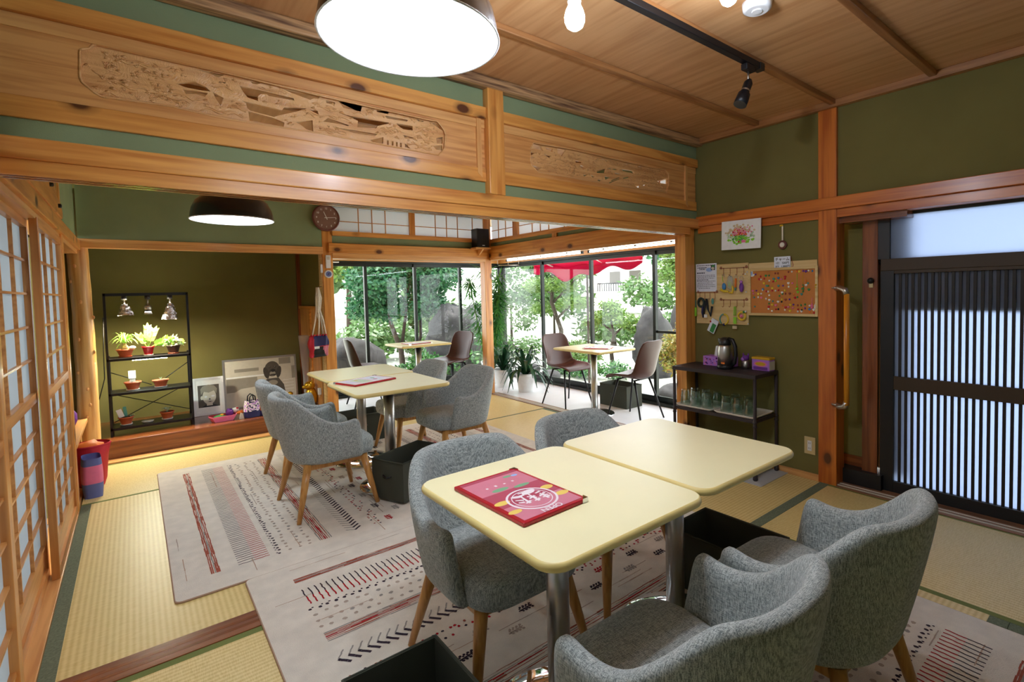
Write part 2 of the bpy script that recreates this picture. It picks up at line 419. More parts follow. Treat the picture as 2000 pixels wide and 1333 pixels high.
mpaper('awning_cloth', (176, 30, 66), .35, (216, 70, 120))
mglass('tumbler_glass', (236, 246, 242), rough=.05)
for n_ in MATS['tumbler_glass'].node_tree.nodes:
    if n_.type == 'MATH' and n_.operation == 'MULTIPLY_ADD': n_.inputs[1].default_value = .9; n_.inputs[2].default_value = .07
    if n_.type == 'MATH' and n_.operation == 'POWER': n_.inputs[1].default_value = 2
mleaf('leaf_light', (128, 186, 70), (170, 214, 100))
mleaf('leaf_dark', (44, 92, 52), (70, 120, 62), .2, .3)
mleaf('leaf_clivia', (30, 66, 44), (52, 96, 62), .12, .25)
mleaf('leaf_silver', (170, 200, 170), (220, 232, 206), .3)
mleaf('garden_green', (40, 96, 52), (80, 132, 56), .35)
mleaf('garden_pale', (84, 122, 48), (126, 152, 70), .35)
mleaf('garden_blue', (34, 92, 62), (66, 120, 68), .35)
mleaf('garden_yellow', (116, 130, 44), (150, 116, 50), .35)
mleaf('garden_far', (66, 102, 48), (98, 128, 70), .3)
mleaf('leaf_feather', (60, 130, 66), (110, 170, 84), .4)
mplain('trunk', (66, 54, 44), .9, bump=.8, bscale=30)
mplain('rock', (58, 56, 56), .9, bump=.9, bscale=7, var=.5, vscale=4)
mplain('gravel', (190, 190, 178), .95, bump=.6, bscale=60, var=.12, vscale=2)
mplain('grass', (150, 178, 110), .95, var=.2, vscale=3)
mplain('house_wall', (226, 224, 216), .9)
mplain('house_roof', (190, 190, 196), .8)
mplain('eave_wood', (150, 110, 76), .8)
mplain('concrete', (190, 188, 182), .9)
OUT1=[(-0.104, 2.211), (-0.098, 2.218), (-0.079, 2.225), (-0.07, 2.239), (-0.056, 2.245), (0.334, 2.242), (0.409, 2.24), (0.688, 2.232), (0.921, 2.229), (1.193, 2.227), (1.252, 2.229), (1.288, 2.193), (1.297, 2.167), (1.288, 2.093), (1.253, 2.056), (0.677, 2.065), (0.319, 2.06), (0.138, 2.072), (-0.054, 2.064), (-0.071, 2.074), (-0.084, 2.086), (-0.103, 2.103), (-0.108, 2.119)]
OUT2=[(1.852, 2.187), (1.876, 2.222), (2.174, 2.233), (2.747, 2.226), (3.127, 2.227), (3.163, 2.2), (3.161, 2.121), (3.133, 2.06), (2.697, 2.051), (2.243, 2.05), (1.91, 2.052), (1.884, 2.069), (1.858, 2.086), (1.85, 2.11)]
HOLES1=[[(0.23, 2.236), (0.323, 2.237), (0.3, 2.222), (0.281, 2.228)], [(0.163, 2.166), (0.222, 2.186), (0.259, 2.174), (0.274, 2.161), (0.246, 2.158), (0.19, 2.158)], [(0.183, 2.151), (0.264, 2.152), (0.254, 2.135), (0.226, 2.14), (0.192, 2.133)], [(0.281, 2.16), (0.316, 2.145), (0.305, 2.112), (0.29, 2.136)], [(0.302, 2.207), (0.329, 2.208), (0.315, 2.2)], [(0.374, 2.206), (0.442, 2.205), (0.576, 2.2), (0.578, 2.191), (0.48, 2.189), (0.472, 2.195), (0.45, 2.19), (0.44, 2.18), (0.438, 2.16), (0.402, 2.165), (0.386, 2.185)], [(0.38, 2.148), (0.448, 2.143), (0.528, 2.14), (0.537, 2.154), (0.584, 2.162), (0.627, 2.167), (0.583, 2.145), (0.517, 2.116), (0.495, 2.105), (0.408, 2.114), (0.398, 2.122), (0.394, 2.141)], [(0.401, 2.11), (0.494, 2.1), (0.535, 2.089), (0.532, 2.071), (0.404, 2.072)], [(0.527, 2.234), (0.683, 2.231), (0.678, 2.221), (0.658, 2.218), (0.643, 2.208), (0.596, 2.217), (0.568, 2.221)], [(0.411, 2.238), (0.452, 2.236), (0.438, 2.227), (0.421, 2.226)], [(0.581, 2.099), (0.649, 2.121), (0.65, 2.073), (0.623, 2.076), (0.6, 2.091)], [(0.636, 2.165), (0.671, 2.167), (0.677, 2.15), (0.66, 2.156)], [(0.715, 2.144), (0.808, 2.128), (0.802, 2.124), (0.755, 2.125), (0.694, 2.124)], [(0.757, 2.178), (0.804, 2.173), (0.847, 2.173), (1.006, 2.176), (0.941, 2.15), (0.935, 2.138), (0.845, 2.127), (0.849, 2.157), (0.814, 2.167)], [(0.764, 2.231), (0.871, 2.232), (0.864, 2.202), (0.784, 2.203)], [(0.708, 2.221), (0.748, 2.22), (0.748, 2.209), (0.712, 2.209)], [(0.744, 2.109), (0.939, 2.111), (0.927, 2.099), (0.866, 2.097), (0.833, 2.097), (0.759, 2.105)], [(0.904, 2.077), (0.968, 2.102), (0.966, 2.071), (0.915, 2.07)], [(0.985, 2.09), (0.994, 2.09), (0.993, 2.069), (0.984, 2.069)], [(1.008, 2.09), (1.018, 2.09), (1.017, 2.069), (1.007, 2.069)], [(1.03, 2.089), (1.039, 2.089), (1.038, 2.069), (1.029, 2.069)], [(1.05, 2.089), (1.06, 2.089), (1.059, 2.068), (1.049, 2.069)], [(1.076, 2.09), (1.105, 2.07), (1.077, 2.071)], [(1.035, 2.181), (1.121, 2.183), (1.12, 2.161), (1.071, 2.158), (1.047, 2.17)], [(0.98, 2.207), (1.097, 2.208), (1.091, 2.199), (0.989, 2.195)], [(0.938, 2.223), (1.002, 2.229), (0.995, 2.217), (0.943, 2.216)], [(1.07, 2.13), (1.125, 2.126), (1.113, 2.118), (1.076, 2.118)], [(1.249, 2.146), (1.286, 2.158), (1.285, 2.122), (1.251, 2.118)], [(1.225, 2.218), (1.252, 2.223), (1.288, 2.19), (1.258, 2.201)], [(1.129, 2.222), (1.186, 2.219), (1.167, 2.212)], [(1.228, 2.103), (1.282, 2.115), (1.281, 2.087), (1.247, 2.086)]]
HOLES2=[[(1.879, 2.22), (1.942, 2.217), (1.961, 2.189), (1.921, 2.193), (1.862, 2.189)], [(1.855, 2.171), (1.897, 2.169), (1.867, 2.15)], [(1.86, 2.144), (1.899, 2.143), (1.86, 2.13)], [(1.975, 2.212), (2.037, 2.218), (2.03, 2.194), (1.982, 2.203)], [(1.96, 2.17), (2.022, 2.171), (2.008, 2.154)], [(2.069, 2.222), (2.144, 2.227), (2.107, 2.179), (2.072, 2.195)], [(1.872, 2.092), (1.944, 2.088), (1.91, 2.066)], [(2.22, 2.171), (2.285, 2.172), (2.277, 2.16), (2.224, 2.157)], [(2.261, 2.151), (2.323, 2.136), (2.291, 2.12), (2.262, 2.136)], [(2.414, 2.133), (2.501, 2.158), (2.492, 2.125), (2.41, 2.116)], [(2.509, 2.164), (2.616, 2.172), (2.603, 2.159), (2.526, 2.158)], [(2.656, 2.173), (2.773, 2.18), (2.791, 2.159), (2.664, 2.161)], [(2.483, 2.104), (2.55, 2.106), (2.491, 2.08)], [(2.577, 2.14), (2.691, 2.143), (2.594, 2.131)], [(2.283, 2.089), (2.329, 2.096), (2.298, 2.079)], [(2.353, 2.096), (2.393, 2.093), (2.376, 2.078)], [(2.425, 2.077), (2.457, 2.075), (2.449, 2.063), (2.416, 2.067)], [(3.033, 2.137), (3.157, 2.172), (3.156, 2.128), (3.073, 2.127)], [(2.874, 2.089), (2.923, 2.105), (2.893, 2.083)], [(2.789, 2.075), (2.846, 2.087), (2.845, 2.066), (2.817, 2.065)], [(2.437, 2.216), (2.523, 2.218), (2.519, 2.195), (2.486, 2.211)], [(2.693, 2.217), (2.738, 2.219), (2.719, 2.209)], [(2.83, 2.218), (2.887, 2.221), (2.868, 2.206)], [(2.524, 2.066), (2.637, 2.109), (2.645, 2.106), (2.532, 2.062)], [(2.545, 2.084), (2.637, 2.12), (2.646, 2.117), (2.554, 2.079)], [(2.668, 2.116), (2.736, 2.134), (2.735, 2.126), (2.668, 2.108)]]
CHARMS=[(1.951, 1.426, 'w'), (1.934, 1.429, 'v'), (1.895, 1.412, 'r'), (1.907, 1.395, 'r'), (1.893, 1.39, 'w'), (1.868, 1.395, 'r'), (1.871, 1.364, 'y'), (1.83, 1.379, 'w'), (1.832, 1.417, 'g'), (1.856, 1.418, 'g'), (1.802, 1.372, 'r'), (1.784, 1.377, 'l'), (1.798, 1.393, 't'), (1.786, 1.431, 'n'), (1.767, 1.43, 'n'), (1.763, 1.398, 'b'), (1.742, 1.387, 'p'), (1.717, 1.39, 'r'), (1.715, 1.405, 'r'), (1.692, 1.436, 'n'), (1.667, 1.437, 'w'), (1.616, 1.438, 'y'), (1.634, 1.439, 'o'), (1.59, 1.439, 'v'), (1.572, 1.437, 'v'), (1.554, 1.439, 'w'), (1.529, 1.436, 'b'), (1.692, 1.359, 'w'), (1.664, 1.357, 'p'), (1.69, 1.333, 'w'), (1.956, 1.309, 'p'), (1.929, 1.308, 'v'), (1.952, 1.287, 'p'), (1.914, 1.286, 'y'), (1.892, 1.286, 'w'), (1.881, 1.312, 'w'), (1.879, 1.319, 'b'), (1.853, 1.303, 'r'), (1.839, 1.301, 'w'), (1.85, 1.344, 't'), (1.838, 1.342, 'g'), (1.809, 1.307, 'r'), (1.808, 1.326, 'y'), (1.785, 1.306, 'w'), (1.763, 1.31, 'r'), (1.763, 1.342, 't'), (1.73, 1.341, 'v'), (1.717, 1.307, 'y'), (1.737, 1.294, 'w'), (1.734, 1.283, 'g'), (1.713, 1.284, 'n'), (1.683, 1.286, 'n'), (1.946, 1.259, 't'), (1.915, 1.26, 'w'), (1.892, 1.259, 'p'), (1.942, 1.191, 't'), (1.855, 1.249, 'w'), (1.831, 1.241, 'w'), (1.831, 1.274, 'w'), (1.805, 1.231, 't'), (1.766, 1.229, 'w'), (1.741, 1.227, 'k'), (1.738, 1.243, 'y'), (1.713, 1.243, 'n'), (1.684, 1.244, 'v'), (1.756, 1.269, 'g'), (1.646, 1.257, 'r'), (1.63, 1.259, 'g'), (1.634, 1.321, 'y'), (1.627, 1.296, 'l'), (1.591, 1.32, 'o'), (1.591, 1.298, 'g'), (1.571, 1.343, 'w'), (1.558, 1.354, 't'), (1.571, 1.371, 'o'), (1.553, 1.312, 'g'), (1.837, 1.175, 'w'), (1.833, 1.214, 'g'), (1.835, 1.192, 'r'), (1.782, 1.173, 'r'), (1.765, 1.174, 'k'), (1.783, 1.204, 'p'), (1.735, 1.201, 'o'), (1.717, 1.17, 'w'), (1.712, 1.189, 'r'), (1.693, 1.19, 'p'), (1.661, 1.184, 'p'), (1.678, 1.207, 'y'), (1.657, 1.207, 'v'), (1.627, 1.203, 'n'), (1.681, 1.165, 'y'), (1.625, 1.174, 'r'), (1.627, 1.16, 'w'), (1.602, 1.163, 'w'), (1.6, 1.17, 'k'), (1.578, 1.183, 'v'), (1.548, 1.178, 'b'), (1.578, 1.209, 'g'), (1.548, 1.2, 'w'), (1.521, 1.175, 'w'), (1.519, 1.153, 'r'), (1.548, 1.156, 'o'), (1.809, 1.208, 'y'), (1.811, 1.161, 'w'), (1.605, 1.203, 'g'), (1.601, 1.281, 't'), (1.653, 1.28, 'o')]
# ------------------------------------------------------------------ room shell
XL, XR, CZ = -.34, 3.58, 2.53
def bx(name, a, b, mat, label=None, bevel=0, cat='trim'):
    return struct(MB().box(a, b), name, mat, label, cat, bevel)
bx('floor', (-1.6, -1.5, -.12), (4.75, 6.95, -.056), 'concrete', 'bare subfloor under the rush mats', cat='floor')
# rush mats -------------------------------------------------------
def tatami(x0, y0, x1, y1, label, cloth='tatami_cloth', w=.05, mats=None):
    along_x = (x1-x0) > (y1-y0)
    t = thing('tatami_mat', label, 'tatami mat', ((x0+x1)/2, (y0+y1)/2, -.056), group='rush mats on the floor')
    hx, hy = (x1-x0)/2-.001, (y1-y0)/2-.001
    if along_x:
        MB().box((-hx, -hy+w, 0), (hx, hy-w, .056)).build('rush_surface', 'tatami_y', t)
        for s in (-1, 1): MB().box((-hx, s*hy, 0), (hx, s*(hy-w), .0565)).build('border_cloth', cloth, t)
    else:
        MB().box((-hx+w, -hy, 0), (hx-w, hy, .056)).build('rush_surface', 'tatami_x', t)
        for s in (-1, 1): MB().box((s*hx, -hy, 0), (s*(hx-w), hy, .0565)).build('border_cloth', cloth, t)
    return t
tatami(-.325, 2.462, .64, 4.505, 'rush mat along the paper doors, left of the far rug')
tatami(.64, 2.462, 1.61, 4.505, 'rush mat hidden beneath the far rug and far tables')
tatami(1.61, 2.462, 2.6, 4.505, 'rush mat under the right end of the far rug')
tatami(2.6, 2.462, 3.6, 4.505, 'pale rush mat beside the veranda sill, nearer half')
tatami(-.325, 4.505, 1.61, 5.49, 'rush mat in front of the plant alcove', 'tatami_cloth_green', .025)
tatami(1.61, 4.505, 3.6, 5.66, 'pale rush mat beside the veranda corner post', 'tatami_cloth', .025)
tatami(-.325, 1.42, 1.61, 2.33, 'yellow rush mat at the lower left below the wooden threshold', 'tatami_cloth_green', .035)
tatami(1.61, 1.42, 3.555, 2.33, 'rush mat in front of the black serving cart', 'tatami_cloth', .06)
tatami(2.6, -.5, 3.555, 1.42, 'rush mat in front of the sliding entrance door', 'tatami_cloth_green', .03)
tatami(.64, .37, 2.6, 1.42, 'rush mat beneath the near tables', 'tatami_cloth', .06)
tatami(.64, -.5, 2.6, .37, 'rush mat under the right front grey armchair', 'tatami_cloth', .06)
tatami(-.325, -.5, .64, 1.42, 'rush mat beneath the bottom left of the picture')
# walls -----------------------------------------------------------
mb = MB().box((XR, 1.49, -.12), (3.68, 2.52, CZ)).box((XR, -1.4, 1.78), (3.68, 1.49, CZ)).box((XR, -1.4, -.12), (3.68, -.7, 1.78))
struct(mb, 'wall_right', 'plaster_dark', 'olive green plaster wall on the right', 'wall')
bx('wall_back', (-1.6, -1.5, -.12), (4.0, -1.4, CZ), 'plaster', cat='wall')
mb = MB().box((XL-.1, 2.5, 1.88), (XL, 5.64, CZ)).box((XL-.1, -1.4, 1.88), (XL, 2.5, CZ)).box((XL-.1, -1.4, 0), (XL, .5, 1.88))
struct(mb, 'wall_left', 'plaster', 'green plaster above the paper doors', 'wall')
bx('ceiling', (-1.6, -1.5, CZ), (3.68, 5.8, CZ+.04), 'ceiling_board', 'board ceiling of both rooms', cat='ceiling')
for i, y in enumerate((1.908, 1.394, .864, .34, -.18, -.7, 2.95, 3.47, 3.99, 4.51, 5.03)):
    bx('trim_batten_%d' % i, (XL, y-.018, CZ-.03), (XR, y+.018, CZ), 'ceiling_batten', 'ceiling batten', .004)
bx('trim_cornice_right', (3.535, -1.4, CZ-.045), (XR, 2.44, CZ), 'ceiling_batten_y', 'cornice on the right wall', .004)
# right wall timber
bx('trim_post_right', (3.555, 1.377, -.08), (3.685, 1.492, CZ-.045), 'deep_cedar_z', 'post beside the entrance door', .004)
bx('trim_rail_right', (3.535, -1.4, 1.832), (XR, 2.43, 1.91), 'deep_cedar_y', 'long rail above the entrance door', .004)
bx('trim_head_rail_right', (3.5625, -1.4, 1.778), (XR+.09, 2.43, 1.832), 'deep_cedar_y', 'door head under the long rail', .002)
bx('trim_corner_post', (3.43, 2.458, -.08), (3.555, 2.56, CZ), 'cedar_z', 'post between the two rooms', .004)
bx('baseboard_right', (3.565, 1.492, -.05), (XR, 2.43, .04), 'cedar_plain_y', 'skirting under the olive wall', .002)
# entrance: track, recess boards, dark posts ------------------------
mb = MB().box((3.54, -1.4, -.08), (3.76, 1.377, .004)); mb.m(1)
for x in (3.572, 3.612): mb.box((x, -1.4, .004), (x+.012, 1.377, .008))
struct(mb, 'trim_entrance_track', ['sill_wood_y', 'print_pale'], 'grooved track of the entrance door')
bx('trim_recess_wall', (3.77, 1.0, .12), (3.8, 1.49, 1.78), 'plaster_dark', 'plaster behind the grab bar', cat='trim')
bx('trim_recess_head', (3.6, 1.0, 1.74), (3.8, 1.38, 1.78), 'red_wood_y')
bx('trim_recess_post', (3.70, 1.185, 0), (3.77, 1.275, 1.76), 'red_wood_z', 'red brown post beside the entrance door', .003)
bx('trim_recess_skirt', (3.755, 1.27, .1), (3.77, 1.49, .17), 'red_wood_y')
bx('trim_recess_step', (3.66, 1.15, -.06), (3.8, 1.49, .1), 'black_plastic')
# ranma wall (between the rooms) -------------------------------------
def rz(z, Y): return 1.34+(z-1.34)*Y/2.42
mb = MB().box((XL, 2.45, 1.86), (3.58, 2.50, rz(1.975, 2.45))).box((XL, 2.45, rz(2.33, 2.45)), (3.58, 2.50, CZ))
struct(mb, 'wall_between', 'plaster', 'green plaster between the carved transoms and beams', 'wall')
bx('trim_beam', (XL, 2.405, rz(1.82, 2.405)), (3.56, 2.53, rz(1.894, 2.405)), 'cedar_x', 'heavy knotty beam between the rooms', .005)
mb = MB().box((XL, 2.415, rz(1.767, 2.415)), (3.44, 2.515, rz(1.82, 2.405)))
mb.m(1)
for y in (2.437, 2.477): mb.box((XL, y, rz(1.767, 2.415)-.0015), (3.44, y+.019, rz(1.767, 2.415)))
struct(mb, 'trim_beam_head_rail', ['cedar_x', 'red_wood_x'], 'grooved head rail below the heavy beam')
bx('trim_threshold', (XL, 2.33, -.05), (3.6, 2.462, .004), 'sill_wood_x', 'wooden threshold between the rooms', .002)
mb = MB().m(1)
for y in (2.365, 2.405): mb.box((XL, y, .0035), (3.45, y+.018, .0045))
o = mb.build('groove', ['red_wood_x', 'red_wood_x'], bpy.data.objects['trim_threshold'])
bx('trim_transom_post', (1.56, 2.40, rz(1.894, 2.40)), (1.665, 2.52, CZ-.04), 'cedar_z', 'short post between the carved transoms', .004)
bx('trim_transom_moulding', (XL, 2.385, CZ-.06), (3.58, 2.45, CZ), 'bark_edge_x', 'rough barked cornice above the transoms', .01)
# the two carved transoms --------------------------------------------
def R(p, Y=2.45): return (p[0]*Y/2.42, rz(p[1], Y))
def transom(x0, x1, out, holes, label, strip):
    t = thing('carved_transom', label, 'carved transom', (0, 0, 0), group='carved transoms between the rooms')
    Yp = 2.462; z0, z1 = rz(1.99, Yp), rz(2.27, Yp)
    o2 = [(p[0]*Yp/2.42, rz(p[1], Yp)) for p in out]
    me = cut_panel([(x0, z0), (x1, z0), (x1, z1), (x0, z1)], [o2], .022, at=Yp-.004)
    mb = MB(); add_me(mb, me, 0); mb.build('surround_board', 'carved_wood', t)
    hs = [[(p[0]*Yp/2.42, rz(p[1], Yp)) for p in h] for h in holes]
    me = cut_panel([(p[0]*1.0, p[1]) for p in o2], hs, .014, at=Yp+.004)
    mb = MB(); add_me(mb, me, 0)
    mb.build('pierced_carving', 'chisel_wood', t)
    # relief: clouds, pine boughs and hills standing a few mm proud of the carving
    rnd = random.Random(len(holes)); mb = MB()
    cx0 = min(p[0] for p in o2); cx1 = max(p[0] for p in o2); cz0 = min(p[1] for p in o2)+.02; cz1 = max(p[1] for p in o2)-.02
    def inside(x, z):
        for h in hs:
            n = len(h); c = False; j = n-1
            for i in range(n):
                if (h[i][1] > z) != (h[j][1] > z) and x < (h[j][0]-h[i][0])*(z-h[i][1])/(h[j][1]-h[i][1]+1e-9)+h[i][0]: c = not c
                j = i
            if c: return True
        return False
    def free(x, z, r): return cx0+.02 < x < cx1-.02 and cz0-.008 < z < cz1+.008 and not any(inside(x+dx, z+dz) for dx in (-r, 0, r) for dz in (-r, 0, r))
    for _ in range(420):                                    # pine needle fans and rock strokes
        x, z = rnd.uniform(cx0+.03, cx1-.03), rnd.uniform(cz0, cz1); L_ = rnd.uniform(.010, .019)
        if not free(x, z, L_): continue
        a0 = rnd.uniform(.2, 2.2)
        for q in range(4):
            a_ = a0+.28*q; mb.tube([(x, Yp-.0035, z), (x+L_*math.cos(a_)*1.5, Yp-.005, z+L_*math.sin(a_)*.8)], [.0022, .0009], 4)
    for _ in range(90):                                     # drifting cloud and water lines
        x, z = rnd.uniform(cx0+.03, cx1-.12), rnd.uniform(cz0, cz1); L_ = rnd.uniform(.05, .13); ph = rnd.uniform(0, 6)
        P_ = [(x+L_*q/9, Yp-.0036, z+.006*math.sin(ph+q*.8)) for q in range(10)]
        if all(free(p[0], p[2], .003) for p in P_): mb.tube(P_, [.001, .002, .0026, .0028, .0028, .0028, .0028, .0026, .002, .001], 5)
    # frame moulding round the cartouche
    mb.tube([(p[0], Yp-.014, p[1]) for p in o2+[o2[0]]], .0045, 5)
    mb.build('relief', 'chisel_wood', t)
    for nm, za, zb, y0 in (('top_rail', 2.304, 2.369, 2.42), ('bottom_rail', 1.957, 2.03, 2.435)):
        MB().box((x0, y0, rz(za, y0)), (x1, 2.50, rz(zb, y0))).build(nm, 'cedar_x', t, bevel=.004)
    MB().box((x0, 2.44, rz(2.25, 2.44)), (x1, 2.475, rz(2.304, 2.42))).build('inner_frame', 'cedar_plain_x', t, bevel=.003)
    for xs in strip:
        MB().prism([(xs, rz(2.0, 2.44)), (xs+.028, rz(1.975, 2.44)), (xs+.028, rz(2.3, 2.44)), (xs, rz(2.3, 2.44))], 1, 2.433, 2.47).build('side_frame', 'cedar_plain_z', t)
    return t
transom(XL, 1.56, OUT1, HOLES1, 'carved transom left of the short post, with a pagoda and pine landscape', (1.505,))
transom(1.665, 3.56, OUT2, HOLES2, 'carved transom right of the short post, with a bridge scene', (3.41,))
# left wall: head rail, carved boards, paper doors --------------------
bx('trim_rail_left', (-.36, -.6, 1.765), (-.315, 5.66, 1.845), 'cedar_y', 'long rail above the paper doors', .004)
bx('trim_head_rail_left', (-.45, -.6, 1.735), (-.335, 5.66, 1.765), 'cedar_plain_y', None, .002)
bx('trim_sill_left', (-.45, -.6, -.05), (-.325, 4.42, .012), 'cedar_plain_y', 'sill under the paper doors', .002)
t = thing('cloud_board', 'curved cloud shaped wooden board above the paper doors', 'board', (-.33, 0, 0))
pts = [(2.5, 1.85), (4.3, 1.85), (4.32, 1.9), (4.2, 1.93), (4.05, 1.95), (3.95, 2.02), (3.8, 2.03), (3.7, 2.0), (3.55, 2.06), (3.35, 2.08), (3.2, 2.05), (3.05, 2.12), (2.8, 2.16), (2.5, 2.17)]
MB().prism(pts, 0, 0, .02).build('plank', 'cedar_y', t, bevel=.004)
for y, z in ((3.72, 1.96), (4.08, 1.9), (3.3, 2.0)): MB().lathe([(.012, 0), (.012, .012), (.006, .016)], seg=10, mat4=Matrix.Translation((.02, y, z)) @ Matrix.Rotation(PI/2, 4, 'Y')).build('peg', 'black_plastic', t)
bx('trim_post_left', (-.40, 4.36, 0), (-.325, 4.45, 1.765), 'cedar_z', 'post at the end of the paper doors', .004)
bx('trim_post_left_upper', (-.36, 4.4, 1.845), (-.33, 4.47, CZ), 'cedar_z')
bx('trim_post_threshold_left', (-.46, 2.34, 0), (-.345, 2.46, CZ), 'cedar_z', None, .004)
def shoji(name, y0, y1, xf, label, cols=3, upper=4, lower=5, pull=0):
    """paper door, front face at x = xf, spanning y0..y1"""
    t = thing(name, label, 'sliding door', (xf, y0, .012), kind='structure')
    W = y1-y0; H = 1.73; d = -.03
    for yy in (0, W-.04): MB().box((d, yy, 0), (0, yy+.04, H)).build('stile', 'shoji_wood_z', t, bevel=.002)
    MB().box((d, .04, H-.045), (0, W-.04, H)).build('top_rail', 'shoji_wood_y', t)
    MB().box((d, .04, 0), (0, W-.04, .05)).build('bottom_rail', 'shoji_wood_y', t)
    MB().box((d+.008, .04, .05), (-.012, W-.04, .16)).build('kick_board', 'cedar_plain_y', t)
    MB().box((d, .04, .86), (-.002, W-.04, .905)).build('middle_rail', 'shoji_wood_y', t)
    MB().box((d+.006, .04, .155), (d+.007, W-.04, H-.04)).build('paper', 'shoji_paper', t)
    mb = MB(); wi = W-.08
    for k in range(1, cols): 
        yy = .04+wi*k/cols; mb.box((d+.007, yy-.005, .16), (-.01, yy+.005, H-.045))
    for k in range(1, upper+1):
        zz = .905+(H-.95)*k/(upper+1); mb.box((d+.007, .04, zz-.005), (-.009, W-.04, zz+.005))
    for k in range(1, lower):
        zz = .16+(.86-.16)*k/lower; mb.box((d+.007, .04, zz-.005), (-.009, W-.04, zz+.005))
    mb.box((d+.007, .04, .15), (-.008, W-.04, .165))
    mb.build('lattice', 'shoji_wood_y', t)
    return t
shoji('door_1', 3.36, 4.36, -.33, 'paper door nearest the alcove, in the front track')
shoji('door_2', 2.46, 3.44, -.372, 'paper door behind the nearer edge of the first')
shoji('door_3', 1.4, 2.33, -.33, 'paper door beside the camera')
shoji('door_4', .5, 1.42, -.372, 'paper door behind the camera')
# the side alcove behind the doors
mb = MB().box((-1.1, 4.45, 0), (-1.05, 5.75, 1.76)).box((-1.1, 4.40, 0), (-.40, 4.44, 1.76)).box((-1.1, 5.78, 0), (-.40, 5.82, 1.76)).box((-1.1, 4.4, 1.74), (-.34, 5.8, 1.78))
struct(mb, 'wall_side_alcove', 'plaster_dark', 'dark side alcove behind the log pillar', 'wall')
bx('floor_side_alcove', (-1.1, 4.44, -.05), (-.33, 5.66, .01), 'cedar_plain_y', cat='floor')
bx('trim_alcove_shelf', (-.9, 4.62, .355), (-.335, 5.64, .385), 'cedar_plain_y', 'low wooden shelf in the side alcove', .003)
bx('trim_alcove_shelf_block', (-.45, 5.3, .01), (-.36, 5.4, .355), 'leg_wood')
# the plant alcove (tokonoma) -------------------------------------------
TY = 5.66
bx('trim_lintel_alcove', (-.33, TY-.03, rz(1.795, TY)*0+1.785), (1.56, TY+.07, 1.86), 'cedar_plain_x', 'lintel over the plant alcove', .004)
mb = MB().box((-.33, TY, 1.86), (1.56, TY+.06, CZ)).box((1.56, TY+.01, 2.3), (3.6, TY+.06, CZ))
struct(mb, 'wall_far', 'plaster', 'green wall above the plant alcove', 'wall')
mb = MB().box((-.42, 6.62, 0), (1.62, 6.68, 2.3)).box((-.42, TY+.1, 0), (-.36, 6.64, 2.3)).box((1.555, TY+.1, 0), (1.6, 6.64, 2.3)).box((-.42, TY+.05, 2.28), (1.62, 6.66, 2.33))
struct(mb, 'wall_alcove', 'plaster_dark', 'olive back wall of the plant alcove', 'wall')
bx('trim_alcove_corner', (1.515, 6.585, .15), (1.555, 6.62, 2.28), 'red_wood_z')
mb = MB().box((1.535, 5.8, .15), (1.553, 6.58, 1.2)); mb.m(1).box((1.52, 5.8, 1.2), (1.553, 6.6, 1.235)).box((1.52, 6.1, .15), (1.54, 6.14, 1.2))
struct(mb, 'trim_alcove_panel', ['cedar_plain_z', 'cedar_y'], 'wood panelling on the right side of the plant alcove')
bx('floor_alcove', (-.4, TY+.02, .0), (1.56, 6.64, .15), 'red_wood_x', 'polished wooden floor of the plant alcove', cat='floor')
bx('trim_alcove_sill', (-.31, TY-.035, .0), (1.56, TY+.05, .158), 'red_wood_x', 'polished dark front beam of the plant alcove', .006)
bx('trim_alcove_step', (-.325, 5.49, -.05), (1.58, TY-.03, .012), 'cedar_plain_x', 'flat board in front of the plant alcove', .003)
# log pillar
mb = MB()
def logf(u, v):
    z = u*1.79; a = 2*PI*v
    r = .066+.01*(1-u)**3+.004*noise.noise(Vector((math.cos(a)*1.5, math.sin(a)*1.5, z*2.4)))+.003*noise.noise(Vector((math.cos(a)*4, math.sin(a)*4, z*6)))
    cx = .02*math.sin(z*1.3)-.02*u
    return Vector((cx+r*math.cos(a), r*math.sin(a), z))
mb.grid(logf, 40, 28, closed_v=True)
t = thing('log_pillar', 'natural knotty log pillar at the left of the plant alcove', 'pillar', (-.335, 5.70, 0), kind='structure')
mb.build('trunk', 'log_wood', t)
for k in range(12):
    z = .12+k*.135+random.uniform(-.04, .04); a = random.uniform(-2.6, -.1)
    MB().sphere((.066*math.cos(a)+.02*math.sin(z*1.3)-.011*z, .066*math.sin(a), z), .011, 8, 6, (1, 1, 1.5)).build('knot', 'cedar_plain_z', t)
# far posts and beams -----------------------------------------------------
bx('trim_post_alcove', (1.56, TY, 0), (1.665, TY+.11, CZ), 'cedar_z', 'post between the plant alcove and the veranda', .004)
bx('trim_post_alcove_edge', (1.545, TY+.02, .15), (1.56, TY+.1, 1.785), 'pale_board')
bx('trim_post_veranda', (3.56, TY, 0), (3.665, TY+.115, CZ), 'cedar_z', 'post at the corner of the veranda', .004)
bx('trim_rail_far', (1.62, TY-.03, 1.80), (3.59, TY+.02, 1.905), 'cedar_x', 'knotty rail over the left veranda opening', .004)
bx('trim_head_rail_far', (1.66, TY-.01, 1.742), (3.57, TY+.11, 1.80), 'cedar_plain_x', None, .002)
bx('wall_far_strip', (1.66, TY+.02, 1.90), (3.57, TY+.07, 2.0), 'plaster', cat='wall')
bx('trim_rail_veranda', (3.63, 2.55, 1.79), (3.68, TY, 1.94), 'cedar_y', 'long rail over the right veranda opening', .004)
bx('trim_head_rail_veranda', (3.64, 2.55, 1.762), (3.74, TY, 1.79), 'cedar_plain_y', None, .002)
bx('wall_veranda_strip', (3.66, 2.55, 1.94), (3.71, TY, 2.0), 'plaster', cat='wall')
bx('trim_strut_veranda', (3.645, 4.3, 1.94), (3.7, 4.38, 2.0), 'cedar_z')
